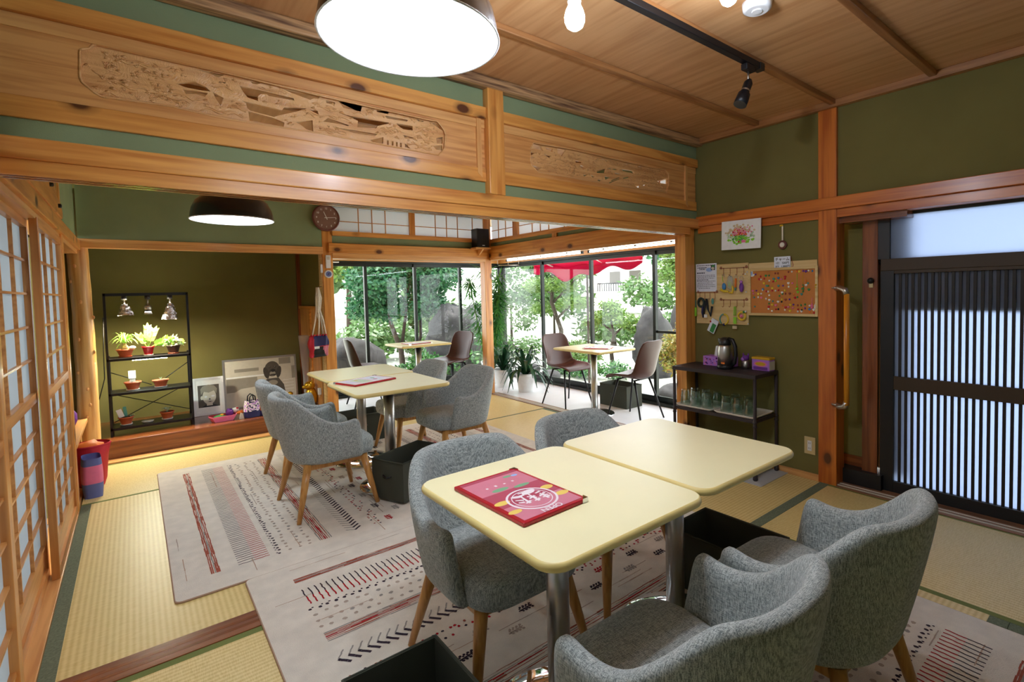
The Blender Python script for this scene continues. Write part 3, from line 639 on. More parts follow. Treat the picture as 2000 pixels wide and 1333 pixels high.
bx('trim_sill_veranda', (3.6, 2.5, -.05), (3.72, TY, .006), 'sill_wood_y', 'threshold along the right veranda', .002)
bx('trim_sill_veranda_left', (1.66, TY, -.05), (3.6, TY+.11, .006), 'sill_wood_x', 'threshold along the left veranda', .002)
mb = MB()
for x in (3.625, 3.66): mb.box((x, 2.5, .006), (x+.016, TY, .0075))
mb.build('groove', 'print_pale', bpy.data.objects['trim_sill_veranda'])
# transom lattice windows above the veranda rails
def lattice(name, label, P, L, bars, posts, z0, z1, mid):
    """P(s,d,z): s along the run, d depth"""
    t = thing(name, label, 'window', (0,0,0), kind='structure')
    def b(nm, s0, s1, d0, d1, za, zb, mat): return MB().box(P(s0, d0, za), P(s1, d1, zb)).build(nm, mat, t)
    b('bottom_rail', L[0], L[1], -.02, .05, z0-.05, z0, 'cedar_x' if P(1,0,0)[0] != P(0,0,0)[0] else 'cedar_y')
    b('top_rail', L[0], L[1], -.02, .05, z1, z1+.06, 'cedar_x' if P(1,0,0)[0] != P(0,0,0)[0] else 'cedar_y')
    b('paper', L[0], L[1], .022, .0235, z0, z1, 'transom_paper')
    for s in posts: b('post', s[0], s[1], -.01, .05, z0-.02, z1, 'cedar_z')
    mb = MB()
    for s in bars: mb.box(P(s-.004, .012, z0), P(s+.004, .022, z1))
    mb.box(P(L[0], .012, mid-.004), P(L[1], .022, mid+.004))
    mb.build('lattice', 'shoji_wood_z', t)
lattice('window_transom_left', 'paper transom window over the left veranda opening', lambda s, d, z: (s, TY+d, z), (1.665, 3.56), (1.955, 2.106, 2.259, 2.882, 3.032, 3.185, 3.40), ((2.542, 2.606),), 2.035, 2.30, 2.145)
lattice('window_transom_right', 'paper transom window over the right veranda opening', lambda s, d, z: (3.66+d, s, z), (2.55, 5.66), (5.493, 5.331, 5.17, 4.779, 4.624, 4.47, 4.2, 4.0, 3.6, 3.4, 3.2, 2.9, 2.75), ((5.046, 5.131), (3.8, 3.86)), 2.035, 2.30, 2.145)
bx('wall_veranda_top', (3.66, 2.55, 2.36), (3.71, 5.78, CZ), 'plaster', cat='wall')
# ------------------------------------------------------------------ veranda
bx('floor_veranda', (1.66, TY+.11, -.05), (4.62, 6.95, 0), 'engawa_floor', 'pale vinyl floor of the left veranda', cat='floor')
bx('floor_veranda_right', (3.72, 1.9, -.05), (4.62, TY+.11, 0), 'engawa_floor', 'pale vinyl floor of the right veranda', cat='floor')
bx('ceiling_veranda', (3.71, 1.8, 2.42), (4.8, 7.1, 2.45), 'cedar_plain_y', cat='ceiling')
bx('ceiling_veranda_left', (1.0, TY+.11, 2.42), (3.71, 7.1, 2.45), 'cedar_plain_x', cat='ceiling')
bx('wall_veranda_end', (3.68, 1.86, 0), (4.7, 1.92, 2.42), 'plaster', cat='wall')
bx('wall_veranda_left_end', (1.6, TY+.11, 0), (1.66, 6.95, 2.42), 'plaster', cat='wall')
GX, GY = 4.62, 6.86     # glass planes
bx('trim_header_right', (GX-.05, 1.92, 1.80), (GX+.06, GY, 1.90), 'cedar_plain_y', 'wood head over the right glass doors')
bx('trim_header_left', (1.66, GY-.05, 1.80), (GX, GY+.06, 1.90), 'cedar_plain_x', 'wood head over the left glass doors')
def glassrun(names, P, edges, label, midrail=None):
    for i, (a, b) in enumerate(zip(edges[:-1], edges[1:])):
        t = thing('window_%d' % (names+i), label[i], 'glass door', (0,0,0), kind='structure')
        d = .0 if i % 2 == 0 else .022
        def q(nm, s0, s1, z0, z1, mat, w=.022): return MB().box(P(s0, d, z0), P(s1, d+w, z1)).build(nm, mat, t)
        q('stile', a-.02, a+.02, .035, 1.775, 'dark_bronze'); q('stile', b-.02, b+.02, .035, 1.775, 'dark_bronze')
        q('top_rail', a+.02, b-.02, 1.73, 1.775, 'dark_bronze'); q('bottom_rail', a+.02, b-.02, .035, .10, 'dark_bronze')
        if midrail and i in midrail: q('middle_rail', a+.02, b-.02, .83, .86, 'dark_bronze')
        MB().box(P(a+.02, d+.010, .10), P(b-.02, d+.013, 1.73)).build('pane', 'window_glass', t)
glassrun(1, lambda s, d, z: (GX+d, s, z), (6.84, 5.82, 4.79, 3.745, 2.72, 1.95)[::-1], 
         ['glass door at the hidden near end of the right veranda', 'glass door with a middle rail behind the black serving cart', 'glass door behind the right brown chair of the right veranda', 'glass door behind the left brown chair of the right veranda', 'glass door at the veranda corner behind the strap leaf plants'], midrail=(0, 1))
glassrun(6, lambda s, d, z: (s, GY+d, z), (1.70, 2.43, 3.14, 3.87, 4.6), 
         ['glass door beside the white curtain', 'glass door behind the left veranda table, left half', 'glass door behind the left veranda table, right half', 'glass door behind the veranda corner post'])
for nm, a, b in (('trim_frame_right_sill', (GX-.03, 1.92, 0), (GX+.06, GY+.05, .035)), ('trim_frame_left_sill', (1.66, GY-.03, 0), (GX+.06, GY+.06, .035)),
                 ('trim_frame_right_head', (GX-.03, 1.92, 1.775), (GX+.06, GY+.05, 1.80)), ('trim_frame_left_head', (1.66, GY-.03, 1.775), (GX+.06, GY+.06, 1.80)), ('trim_frame_corner', (GX-.03, GY-.03, 0), (GX+.07, GY+.07, 1.80))):
    bx(nm, a, b, 'dark_bronze', nm.replace('_', ' ').replace('trim ', 'dark bronze '))
# unseen clerestory glazing, added above the header to let daylight onto the transoms
for nm, a, b in (('window_10', (GX, 1.92, 1.90), (GX+.01, GY, 2.42)), ('window_11', (1.66, GY, 1.90), (GX, GY+.01, 2.42))):
    bx(nm, a, b, 'window_glass', 'high fixed pane above the glass doors', cat='window')
# ------------------------------------------------------------------ entrance door
dx = 3.70
t = thing('door_5', 'dark framed sliding entrance door with a row of vertical slats', 'entrance door', (0,0,0), kind='structure')
def e(nm, y0, y1, z0, z1, mat, x0=dx, x1=dx+.035): return MB().box((x0, y0, z0), (x1, y1, z1)).build(nm, mat, t, bevel=.002)
e('stile', 1.095, 1.17, 0, 1.42, 'black_plastic'); e('stile', -.3, -.22, 0, 1.42, 'black_plastic')
e('top_rail', -.22, 1.095, 1.40, 1.42, 'door_brown'); e('middle_rail', -.22, 1.095, .665, .75, 'door_brown'); e('bottom_rail', -.22, 1.095, 0, .075, 'black_plastic')
MB().box((dx+.022, -.22, .07), (dx+.026, 1.095, 1.40)).build('frosted_pane', 'frosted_glass', t)
for k in range(39):
    y = 1.066-.0333*k
    if y > -.2: MB().box((dx+.013, y-.0075, .07), (dx+.021, y+.0075, 1.40)).build('slat', 'slat', t)
t = thing('window_12', 'frosted transom pane above the entrance door', 'window', (0,0,0), kind='structure')
MB().box((dx+.02, -.7, 1.495), (dx+.024, 1.12, 1.765)).build('frosted_pane', 'frosted_glass', t)
MB().box((dx, -.7, 1.42), (dx+.045, 1.17, 1.495)).build('bottom_rail', 'door_brown', t, bevel=.003)
MB().box((dx, -.7, 1.762), (dx+.045, 1.17, 1.80)).build('top_rail', 'black_plastic', t)
MB().box((dx, 1.12, 1.495), (dx+.045, 1.185, 1.765)).build('side_rail', 'black_plastic', t)
e2 = struct(MB().box((dx, -1.4, 0), (dx+.04, -.3, 1.8)), 'wall_entrance_side', 'plaster_dark', 'wall beyond the entrance door', 'wall')
t = thing('roller_blind', 'dark green blind hanging outside the upper half of the entrance door', 'blind', (dx+.032, .43, 0))
MB().box((0, -.75, 1.168), (.008, .75, 1.46)).build('cloth', 'dkblind', t); MB().tube([(.004, -.76, 1.475), (.004, .76, 1.475)], .015).build('roller', 'black_metal', t)
# unseen eaves, their overhang shaped to keep sun off the veranda floor
bx('trim_eave_right', (4.8, 1.2, 2.64), (5.5, 7.9, 2.70), 'eave_wood', 'eave above the right veranda')
bx('trim_eave_left', (.8, 7.1, 2.64), (4.8, 7.9, 2.70), 'eave_wood', 'eave above the left veranda')
bx('roof', (-2.6, -2.5, 2.6), (4.9, 7.15, 2.66), 'house_roof', 'flat underside of the roof', cat='roof')
bx('wall_upper_right', (4.72, 1.2, 2.42), (4.8, 7.1, 2.62), 'house_wall', cat='wall')
bx('wall_upper_left', (1.0, 7.0, 2.42), (4.8, 7.08, 2.62), 'house_wall', cat='wall')
# ------------------------------------------------------------------ tables
def rrect(hx, hy, r, n=6):
    P = []
    for cx, cy, a0 in ((hx-r, hy-r, 0), (-hx+r, hy-r, PI/2), (-hx+r, -hy+r, PI), (hx-r, -hy+r, 3*PI/2)):
        for k in range(n+1):
            a = a0+PI/2*k/n; P.append((cx+r*math.cos(a), cy+r*math.sin(a)))
    return P
def table_parts(t, hx, hy, H=.717, pole_r=.036, base_r=.215, rc=.06):
    th = .026
    loops = []
    mb = MB()
    for off, z in ((.012, 0), (.003, .004), (0, .011), (0, .016), (.003, .022), (.008, th)):
        loops.append([mb.bm.verts.new((p[0], p[1], H-th+z)) for p in rrect(hx-off, hy-off, max(rc-off, .01))])
    n = len(loops[0])
    mb.m(1)
    for i in range(len(loops)-1):
        for k in range(n): mb._f([loops[i][k], loops[i][(k+1) % n], loops[i+1][(k+1) % n], loops[i+1][k]], True)
    mb._f(loops[0][::-1]); mb.m(0); mb._f(loops[-1])
    mb.build('tabletop', ['table_top', 'table_edge'], t)
    MB().lathe([(pole_r, .018), (pole_r, H-th-.012)], seg=28).build('pole', 'steel', t)
    MB().lathe([(base_r, 0), (base_r, .004), (base_r-.004, .008), (base_r*.6, .012), (pole_r+.02, .016), (pole_r+.012, .03), (pole_r, .034)], seg=48).build('base_disc', 'chrome', t)
    MB().box((-.13, -.13, H-th-.012), (.13, .13, H-th)).build('mounting_plate', 'black_metal', t)
def make_table(x, y, hx, hy, label, group, rz=0, **k):
    t = thing('cafe_table', label, 'table', (x, y, 0), rz, group); table_parts(t, hx, hy, **k); return t
RUGZ = .0104
G_T = 'pale yellow cafe tables'
tn1 = make_table(.985, 1.195, .304, .348, 'near pale yellow table with the open red menu on it', G_T)
tn2 = make_table(1.600, 1.212, .300, .348, 'near pale yellow table with a bare top, beside the serving cart', G_T)
tf1 = make_table(1.355, 3.46, .330, .325, 'far pale yellow table with a red menu, nearer of the pair on the far rug', G_T)
tf2 = make_table(1.385, 4.122, .330, .325, 'far pale yellow table with a bare top, closest to the plant alcove', G_T)
for t in (tn1, tn2, tf1, tf2): t.location.z = RUGZ
make_table(3.83, 3.94, .28, .36, 'small table with a menu on the right veranda between two brown chairs', 'veranda tables', rc=.02)
make_table(2.78, 6.05, .33, .28, 'small table with a menu on the left veranda between two brown chairs', 'veranda tables', rc=.02)
# ------------------------------------------------------------------ grey armchairs
def chair_shell():
    mb = MB(); th = .028
    n = 41; nsec = 15
    def path(s, top):
        """s in [-1,1], 0 = back centre; plan point on the horseshoe centre line and outward normal"""
        hw = .262 if top else .222; yf = .135 if top else .165; yb = -.292 if top else -.205; yc = -.02
        Ls = yf-yc; arc = 1.25*((hw+abs(yb-yc))/2); tot = Ls+arc; d = abs(s)*tot; sg = 1 if s >= 0 else -1
        d = tot-d                      # distance from arm tip
        if d < Ls:
            return Vector((sg*hw, yf-d, 0)), Vector((sg, 0, 0))
        a = (d-Ls)/arc*PI/2
        e = .82
        ca, sa = math.cos(a), math.sin(a)
        x = sg*hw*ca**e if ca > 1e-6 else 0; y = yc-(abs(yb-yc))*sa**e if sa > 1e-6 else yc
        nx = sg*ca/hw; ny = -sa/abs(yb-yc); v = Vector((nx, ny, 0)).normalized()
        return Vector((x, y, 0)), v
    secs = []
    for i in range(n):
        q = -1+2*i/(n-1)                       # -1 tip, 0 back, 1 tip
        sp = q if q else 1e-6                  # 0 back centre, +-1 arm tips
        pt_, nt_ = path(sp, True); pb_, nb_ = path(sp, False)
        f = 1-abs(q)                           # 0 tip .. 1 back centre
        # top edge height
        g = min(1, max(0, (f-.30)/.42)); g = g*g*(3-2*g)
        H = .585-.022*math.sin(min(1, f/.42)*PI)*1.0+.15*g
        endt = min(1, f/.07); endt = math.sqrt(max(0.0, 1-(1-endt)**2))
        H -= .035*(1-endt)
        t_ = th*(.25+.75*endt)
        zb = .315+.03*(1-f)*0
        sec = []
        def pt(h, o):
            k = (h-zb)/(H-zb); k2 = k**1.25
            p = pb_.lerp(pt_, k2); nn = nb_.lerp(nt_, k2).normalized()
            bul = .012*math.sin(min(1, k)*PI)
            q_ = p+nn*(o+bul); return Vector((q_.x, q_.y, h))
        hs = [zb, zb+.02, zb+.08, zb+(H-zb)*.45, zb+(H-zb)*.75, H-t_]
        for h in hs: sec.append(pt(h, t_ if h > zb else t_-.015))
        for a in (PI/4, PI/2, 3*PI/4): sec.append(pt(H-t_+t_*math.sin(a), t_*math.cos(a)))
        for h in hs[::-1]: sec.append(pt(h, -t_))
        secs.append([mb.bm.verts.new(p) for p in sec])
    for i in range(n-1):
        for k in range(nsec-1): mb._f([secs[i][k], secs[i+1][k], secs[i+1][k+1], secs[i][k+1]], True)
        mb._f([secs[i][nsec-1], secs[i+1][nsec-1], secs[i+1][0], secs[i][0]])
    mb._f(secs[0]); mb._f(secs[-1][::-1])
    return mb
def seat_mb():
    mb = MB()
    prof = [(.86, .315), (.97, .325), (1.0, .35), (1.0, .385), (.985, .405), (.94, .418), (.8, .426), (.4, .430)]
    rings = []
    for s, z in prof:
        ring = []
        for k in range(40):
            a = 2*PI*k/40; c, sn = math.cos(a), math.sin(a)
            e = .42
            x = .222*s*math.copysign(abs(c)**e, c); y = .228*s*math.copysign(abs(sn)**e, sn)
            ring.append(mb.bm.verts.new((x*(1 if y > 0 else .93), y+.035, z)))
        rings.append(ring)
    for i in range(len(rings)-1):
        for k in range(40): mb._f([rings[i][k], rings[i][(k+1) % 40], rings[i+1][(k+1) % 40], rings[i+1][k]], True)
    mb._f(rings[0][::-1]); mb._f(rings[-1], True)
    return mb
def make_armchair():
    t = thing('armchair', 'x', 'chair', (0, 0, 0), 0, 'grey fabric armchairs')
    chair_shell().build('backrest', 'grey_fabric', t, subd=1)
    seat_mb().build('seat', 'grey_fabric', t)
    for sx in (-1, 1):
        for sy in (-1, 1):
            MB().tube([(sx*.175, sy*.165+.01, .318), (sx*.205, sy*.195+.005, .18), (sx*.243, sy*.235, 0)], [.024, .020, .0125], 12).build('leg', 'leg_wood', t)
    for sx in (-1, 1): MB().box((sx*.165, -.16, .283), (sx*.19, .18, .316)).build('seat_rail', 'leg_wood', t, bevel=.004)
    for y in (-.165, .165): MB().box((-.17, y, .283), (.17, y+.02, .316)).build('seat_rail', 'leg_wood', t, bevel=.004)
    return t
ac = make_armchair()
CH = [(1.0, 1.565, PI, 'grey armchair pushed under the near table with the red menu, facing the camera'),
      (1.615, 1.60, PI, 'grey armchair mostly hidden behind the bare near table'),
      (.965, .725, 0.0, 'grey armchair at the bottom edge, seen from behind, next to the near steel pole'),
      (1.575, .69, -.02, 'grey armchair at the right front, seen from behind, facing the open black box'),
      (.955, 4.075, -PI/2+.03, 'grey armchair at the far tables nearest the plant alcove, mostly behind another'),
      (.92, 3.445, -PI/2+.02, 'grey armchair left of the far table, its left side turned to the camera'),
      (1.83, 4.17, PI/2, 'grey armchair on the right of the far tables, partly behind its neighbour'),
      (1.92, 3.56, PI/2, 'grey armchair right of the far table with its seat open to view')]
for i, (x, y, r, lab) in enumerate(CH):
    c = ac if i == 0 else dup(ac)
    c.location = (x, y, RUGZ); c.rotation_euler = (0, 0, r); c['label'] = lab
# ------------------------------------------------------------------ brown shell chairs
def make_shell():
    t = thing('shell_chair', 'x', 'chair', (0, 0, 0), 0, 'brown shell chairs on the veranda')
    prof = [(.225, .425), (.20, .448), (.12, .452), (0, .438), (-.10, .432), (-.165, .452), (-.198, .50), (-.215, .57), (-.232, .66), (-.248, .74), (-.258, .80), (-.262, .826)]
    wid = [.17, .205, .225, .228, .225, .215, .20, .195, .20, .20, .175, .11]
    curl = [.0, .01, .03, .05, .06, .07, .075, .07, .055, .04, .025, .01]
    def f(u, v):
        k = u*(len(prof)-1); i = min(int(k), len(prof)-2); a = k-i; a = a
        y = prof[i][0]*(1-a)+prof[i+1][0]*a; z = prof[i][1]*(1-a)+prof[i+1][1]*a; w = wid[i]*(1-a)+wid[i+1]*a; c = curl[i]*(1-a)+curl[i+1]*a
        s = v*2-1
        ty, tz = prof[i+1][0]-prof[i][0], prof[i+1][1]-prof[i][1]; L = math.hypot(ty, tz); ny, nz = tz/L, -ty/L
        if nz < 0 and ny < 0: ny, nz = -ny, -nz
        if ny < 0: ny, nz = -ny, -nz
        d = c*abs(s)**2.4
        ny = abs(ny); nz = abs(nz)
        return Vector((s*w, y+ny*d, z+nz*d))
    mb = MB(); mb.grid(f, 34, 17)
    mb.build('seat_shell', 'brown_leather', t, solid=.018, subd=1)
    for sx in (-1, 1):
        for y0, y1 in ((.10, .2), (-.10, -.225)):
            MB().tube([(sx*.13, y0, .425), (sx*.21, y1, 0)], [.0115, .0085], 10).build('leg', 'black_metal', t)
    for y in (.10, -.10): MB().tube([(-.14, y, .42), (.14, y, .42)], .009, 8).build('under_frame', 'black_metal', t)
    return t
sc = make_shell()
SH = [(3.925, 4.49, PI, 'brown shell chair on the right veranda beside the strap leaf plants'),
      (3.97, 3.50, .12, 'brown shell chair on the right veranda, seen from behind near the serving cart'),
      (2.19, 6.20, -PI/2-.1, 'brown shell chair left of the left veranda table, seen from behind'),
      (3.22, 6.0, PI/2+.25, 'brown shell chair right of the left veranda table, beside the corner post')]
for i, (x, y, r, lab) in enumerate(SH):
    c = sc if i == 0 else dup(sc)
    c.location = (x, y, 0); c.rotation_euler = (0, 0, r); c['label'] = lab
# ------------------------------------------------------------------ storage boxes
def make_bin(x, y, z, hx, hy, h, rz, label):
    t = thing('storage_box', label, 'storage box', (x, y, z), rz, 'dark fabric storage boxes')
    w = .006
    MB().box((-hx, -hy, 0), (hx, hy, .006)).build('bottom', 'box_fabric', t)
    for nm, a, b in (('side_panel', (-hx, -hy, .006), (-hx+w, hy, h)), ('side_panel', (hx-w, -hy, .006), (hx, hy, h)), ('end_panel', (-hx+w, -hy, .006), (hx-w, -hy+w, h)), ('end_panel', (-hx+w, hy-w, .006), (hx-w, hy, h))):
        MB().box(a, b).build(nm, 'box_fabric', t)
    mb = MB().tube([(-hx, -hy, h), (hx, -hy, h), (hx, hy, h), (-hx, hy, h), (-hx, -hy, h)], .005, 6); mb.build('rim', 'box_fabric', t)
    MB().tube([(-hx-.004, -.035, h*.62), (-hx-.012, 0, h*.57), (-hx-.004, .035, h*.62)], .006, 6).build('handle', 'black_plastic', t)
    return t
make_bin(1.405, 3.235, RUGZ+.017, .215, .135, .25, .40, 'dark fabric box on the far rug in front of the far table')
make_bin(1.975, 1.215, RUGZ, .145, .205, .25, 0, 'open dark fabric box under the bare near table at the right')
make_bin(.548, 1.235, RUGZ, .142, .215, .25, 0, 'open dark fabric box cut off by the bottom edge')
make_bin(4.33, 4.02, 0, .13, .21, .25, 0, 'dark fabric box on the right veranda under the window')
make_bin(1.56, 4.74, RUGZ, .14, .2, .25, PI/2, 'dark fabric box behind the far tables near the alcove post')
# ------------------------------------------------------------------ menus
def menu(x, y, z, rz, w, h, label, style=0, thick=.012):
    t = thing('menu', label, 'menu', (x, y, z), rz, 'red bound menus on the tables')
    hx, hy = w/2, h/2
    MB().box((-hx, -hy, 0), (hx, hy, thick), bev=.003).build('cover', 'menu_red', t)
    F = Flat(face_mtx((0, 0, thick+.0004), (1, 0, 0), (0, 1, 0)))
    b = .012
    mats = ['glossy_print', 'menu_white', 'menu_yellow', 'menu_green', 'menu_blue', 'menu_red', 'menu_pink', 'paper', 'leaf_silver']
    if style == 0:
        F.rect(-hx+b, -hy+b, hx-b, hy-b, 0)
        F.rect(-hx+b, -hy+.03, hx-b, -hy+.14, 6)
        F.rect(-hx+b, .07, hx-b, hy-b, 6)
        for px, py, rx, ry, mi in ((.085, .035, .026, .014, 2), (.092, .105, .022, .012, 2), (-.086, .03, .022, .015, 2), (-.09, .095, .024, .014, 2), (.03, -.05, .03, .012, 3), (-.04, -.035, .03, .010, 3), (-.05, -.125, .016, .008, 3), (-.075, -.12, .012, .008, 4), (-.03, -.11, .014, .006, 6)):
            F.ell(px, py, rx, ry, mi)
        for q_ in range(9): F.rect(-.06+.016*q_, -.085-.002*(q_ % 3), -.052+.016*q_, -.078, 1 if q_ % 2 else 6)
        F.ring(0, .065, .070, .077, 1); F.ring(0, .065, .058, .061, 1)
        F.ell(-.02, .022, .026, .014, 1, rot=.2); F.ell(.03, .03, .018, .008, 1, rot=-.4)
        # hand-lettered emblem strokes inside the ring
        for pts in ([(-.05,-.045),(-.026,-.05)],[(-.037,-.034),(-.038,-.078)],[(-.053,-.074),(-.024,-.06)],[(-.048,-.09),(-.028,-.086)],[(-.05,-.055),(-.028,-.068)],[(-.016,-.05),(.006,-.046)],[(-.004,-.038),(-.008,-.094)],[(-.016,-.075),(.010,-.066)],[(-.012,-.06),(.006,-.084)],[(.014,-.055),(.036,-.048)],[(.026,-.042),(.02,-.092)],[(.028,-.07),(.048,-.084)],[(.034,-.058),(.05,-.066)],[(-.032,-.1),(.0,-.110)],[(.004,-.100),(.034,-.104)],[(-.01,-.116),(.014,-.118)]):
            (x0, y0), (x1, y1) = [(q_[0], q_[1]+.132) for q_ in pts]; dx_, dy_ = x1-x0, y1-y0; L = math.hypot(dx_, dy_); nx, ny = -dy_/L*.0045, dx_/L*.0045
            F.poly([(x0+nx, y0+ny), (x0-nx, y0-ny), (x1-nx*.6, y1-ny*.6), (x1+nx*.6, y1+ny*.6)], 1)
        F.text('OPEN', 0, .152, .028, 'menu_white', 1, bold=.0006)
    else:
        F.rect(-hx+b, -hy+b, hx-b, hy-b, 1)
        F.rect(-hx+.03, .03, hx-.05, hy-.04, 7); F.rect(-hx+.04, -.09, hx-.03, 0, 8)
        for k in range(5): F.rect(-hx+.04, -.105-.009*k, hx-.06-.012*(k % 3), -.102-.009*k, 4)
        for px, py, rx, ry, mi in ((-.03, .08, .022, .014, 3), (.03, .06, .02, .014, 6), (-.04, -.05, .018, .012, 2)): F.ell(px, py, rx, ry, mi)
    F.mb.build('cover_print', mats, t)
    for sy in (-1, 1):
        MB().prism([(0, 0), (.022, 0), (0, -.022*sy)], 2, -.0005, thick+.002).build('corner_fitting', 'chrome', t, loc=(-hx-.001, sy*(hy+.001), 0))
    return t
TOP = .7172+RUGZ
menu(.868, 1.228, TOP, PI+.035, .236, .35, 'red menu with a round white emblem on the near table')
menu(1.252, 3.615, TOP, math.radians(17.6)-PI/2, .24, .345, 'red bound menu with a pale picture on the far table', 1)
menu(3.83, 3.87, .7172, .55, .2, .3, 'menu lying on the right veranda table', 1, .008)
menu(2.76, 6.05, .7172, PI/2+.1, .22, .32, 'menu lying on the left veranda table', 1, .008)
# ------------------------------------------------------------------ rugs
def rug(label, toworld, Lr, W, z):
    """u along the length from the plain end, v across; patterned woven pile"""
    t = thing('rug', label, 'rug', (0, 0, 0), 0, 'patterned cream rugs')
    mb = MB(); rnd = random.Random(int(W*1000+Lr*77))
    def P(u, v, zz): x, y = toworld(u, v); return (x, y, zz)
    base = [P(u, v, 0)[:2] for u, v in rrect_uv(Lr, W)]
    mb.m(0).prism(base, 2, z, z+.009)
    k = [0]
    def quad(pts, mi, lift=0):
        k[0] += 1; zz = z+.0094+.0001*(k[0] % 7)+lift
        mb.m(mi).poly([P(u, v, zz) for u, v in pts])
    def rect(u0, u1, v0, v1, mi): quad([(u0, v0), (u1, v0), (u1, v1), (u0, v1)], mi)
    def rag(u0, u1, v0, v1, mi, seg=.06, j=.004):
        v = v0
        while v < v1:
            e_ = min(v1, v+seg*rnd.uniform(.6, 1.4)); a, b = rnd.uniform(-j, j), rnd.uniform(-j, j)
            rect(u0+a, u1+b, v, e_, mi); v = e_
    def dot(u, v, r, mi, el=1.0):
        quad([(u+r*math.cos(2*PI*i/7)*rnd.uniform(.7, 1.2), v+r*el*math.sin(2*PI*i/7)*rnd.uniform(.7, 1.2)) for i in range(7)], mi)
    v0, v1 = .172, W-.172
    def stroke(a, b, w, mi):
        (u0, w0), (u1, w1) = a, b; n = 4; px, py = u0, w0
        for i in range(1, n+1):
            qx = u0+(u1-u0)*i/n; qy = w0+(w1-w0)*i/n+(rnd.uniform(-.0025, .0025) if i < n else 0)
            dx_, dy_ = qx-px, qy-py; L = math.hypot(dx_, dy_) or 1; nx, ny = -dy_/L*w/2, dx_/L*w/2
            quad([(px+nx, py+ny), (px-nx, py-ny), (qx-nx, qy-ny), (qx+nx, qy+ny)], mi); px, py = qx, qy
    def motif(u, v, mi, s=1.0, d=1):
        stroke((u+.006*d, v-.035*s), (u, v+.035*s), .007*s, mi)
        for q in (-.024, -.008, .008, .024):
            for sd in (-1, 1):
                dot(u+sd*.013*s, v+(q+.006)*s, .0065*s, mi); dot(u+sd*.006*s, v+q*s, .005*s, mi)
    for side in (0, 1):
        f = (lambda u: u) if side == 0 else (lambda u: Lr-u)
        def R2(u0, u1, a, b, mi, **kw): 
            x, y = sorted((f(u0), f(u1))); rag(x, y, a, b, mi, **kw)
        # red-brown band
        for o, mi in ((.150, 2), (.158, 1 if side == 0 and W < 2.1 and False else 2), (.166, 5), (.174, 2), (.182, 2)): R2(o-.003, o+.003, v0, v1, mi, j=.002)
        # comb
        v = v0+.01
        while v < v1:
            stroke((f(.262), v), (f(.335), v+.004), .0055, 3); stroke((f(.335), v+.004), (f(.402), v+.006), .006, 1); v += .0262
        v = v0
        while v < v1:
            dot(f(.446+rnd.uniform(-.006, .006)), v, .009, 3, .9); dot(f(.436), v+.012, .005, 3); v += rnd.uniform(.026, .04)
        for uu in (.495, .55, .60):
            v = v0+.01*rnd.random()
            while v < v1: dot(f(uu+rnd.uniform(-.008, .008)), v, .0095, 4 if rnd.random() < .8 else 5, 1.1); v += rnd.uniform(.034, .055)
        for o, mi in ((.646, 5), (.655, 2), (.664, 2), (.673, 1), (.682, 2), (.694, 2), (.703, 5)): R2(o-.0026, o+.0026, v0, v1, mi, j=.002)
        v = v0
        while v < v1:
            stroke((f(.79), v+.030), (f(.832), v), .006, 5); stroke((f(.832), v), (f(.872), v+.034), .012, 3); v += .036
        v = v0
        while v < v1:
            for _ in range(2):
                dot(f(rnd.choice((.945, .96, .975, .99))), v+rnd.uniform(-.01, .01), .007, rnd.choice((1, 1, 3, 3, 2)))
            v += .03
        for row, off in ((1.04, 0.0), (1.128, .11)):
            v = v0+.03+off; c = 0
            while v < v1-.02:
                motif(f(row), v, (1, 3, 5, 3, 4)[(c+(row > 1.1)*2) % 5], 1.0, 1 if side == 0 else -1); v += .222; c += 1
    u = Lr/2-.045
    for o, mi in ((0, 2), (.012, 5), (.022, 1), (.034, 2), (.05, 5), (.06, 2), (.075, 2), (.088, 3)): rag(u+o-.002, u+o+.002, v0, v1, mi, j=.002)
    # faint abrash streaks across the pile
    for _ in range(60):
        uu = rnd.uniform(.03, Lr-.03); a = rnd.uniform(.02, W-.3); rag(uu-.0018, uu+.0018, a, a+rnd.uniform(.1, .28), 4 if rnd.random() < .5 else 6, j=.001)
    mb.build('pile', ['rug_base', 'rug_red', 'rug_rust', 'rug_dark', 'rug_beige', 'rug_grey', 'rug_edge'], t)
    MB().tube([(p[0], p[1], z+.004) for p in base+[base[0]]], .005, 6).build('bound_edge', 'rug_edge', t)
    return t
def rrect_uv(Lr, W, r=.025):
    P = []
    for cx, cy, a0 in ((Lr-r, W-r, 0), (r, W-r, PI/2), (r, r, PI), (Lr-r, r, 3*PI/2)):
        for q in range(5): a = a0+PI/2*q/4; P.append((cx+r*math.cos(a), cy+r*math.sin(a)))
    return P
rug('cream patterned rug under the far tables', lambda u, v: (.085+u, 2.740+v), 2.62, 2.17, .0003)
rug('cream patterned rug under the near tables', lambda u, v: (.35+v, 2.737-u), 2.62, 2.17, .0003)
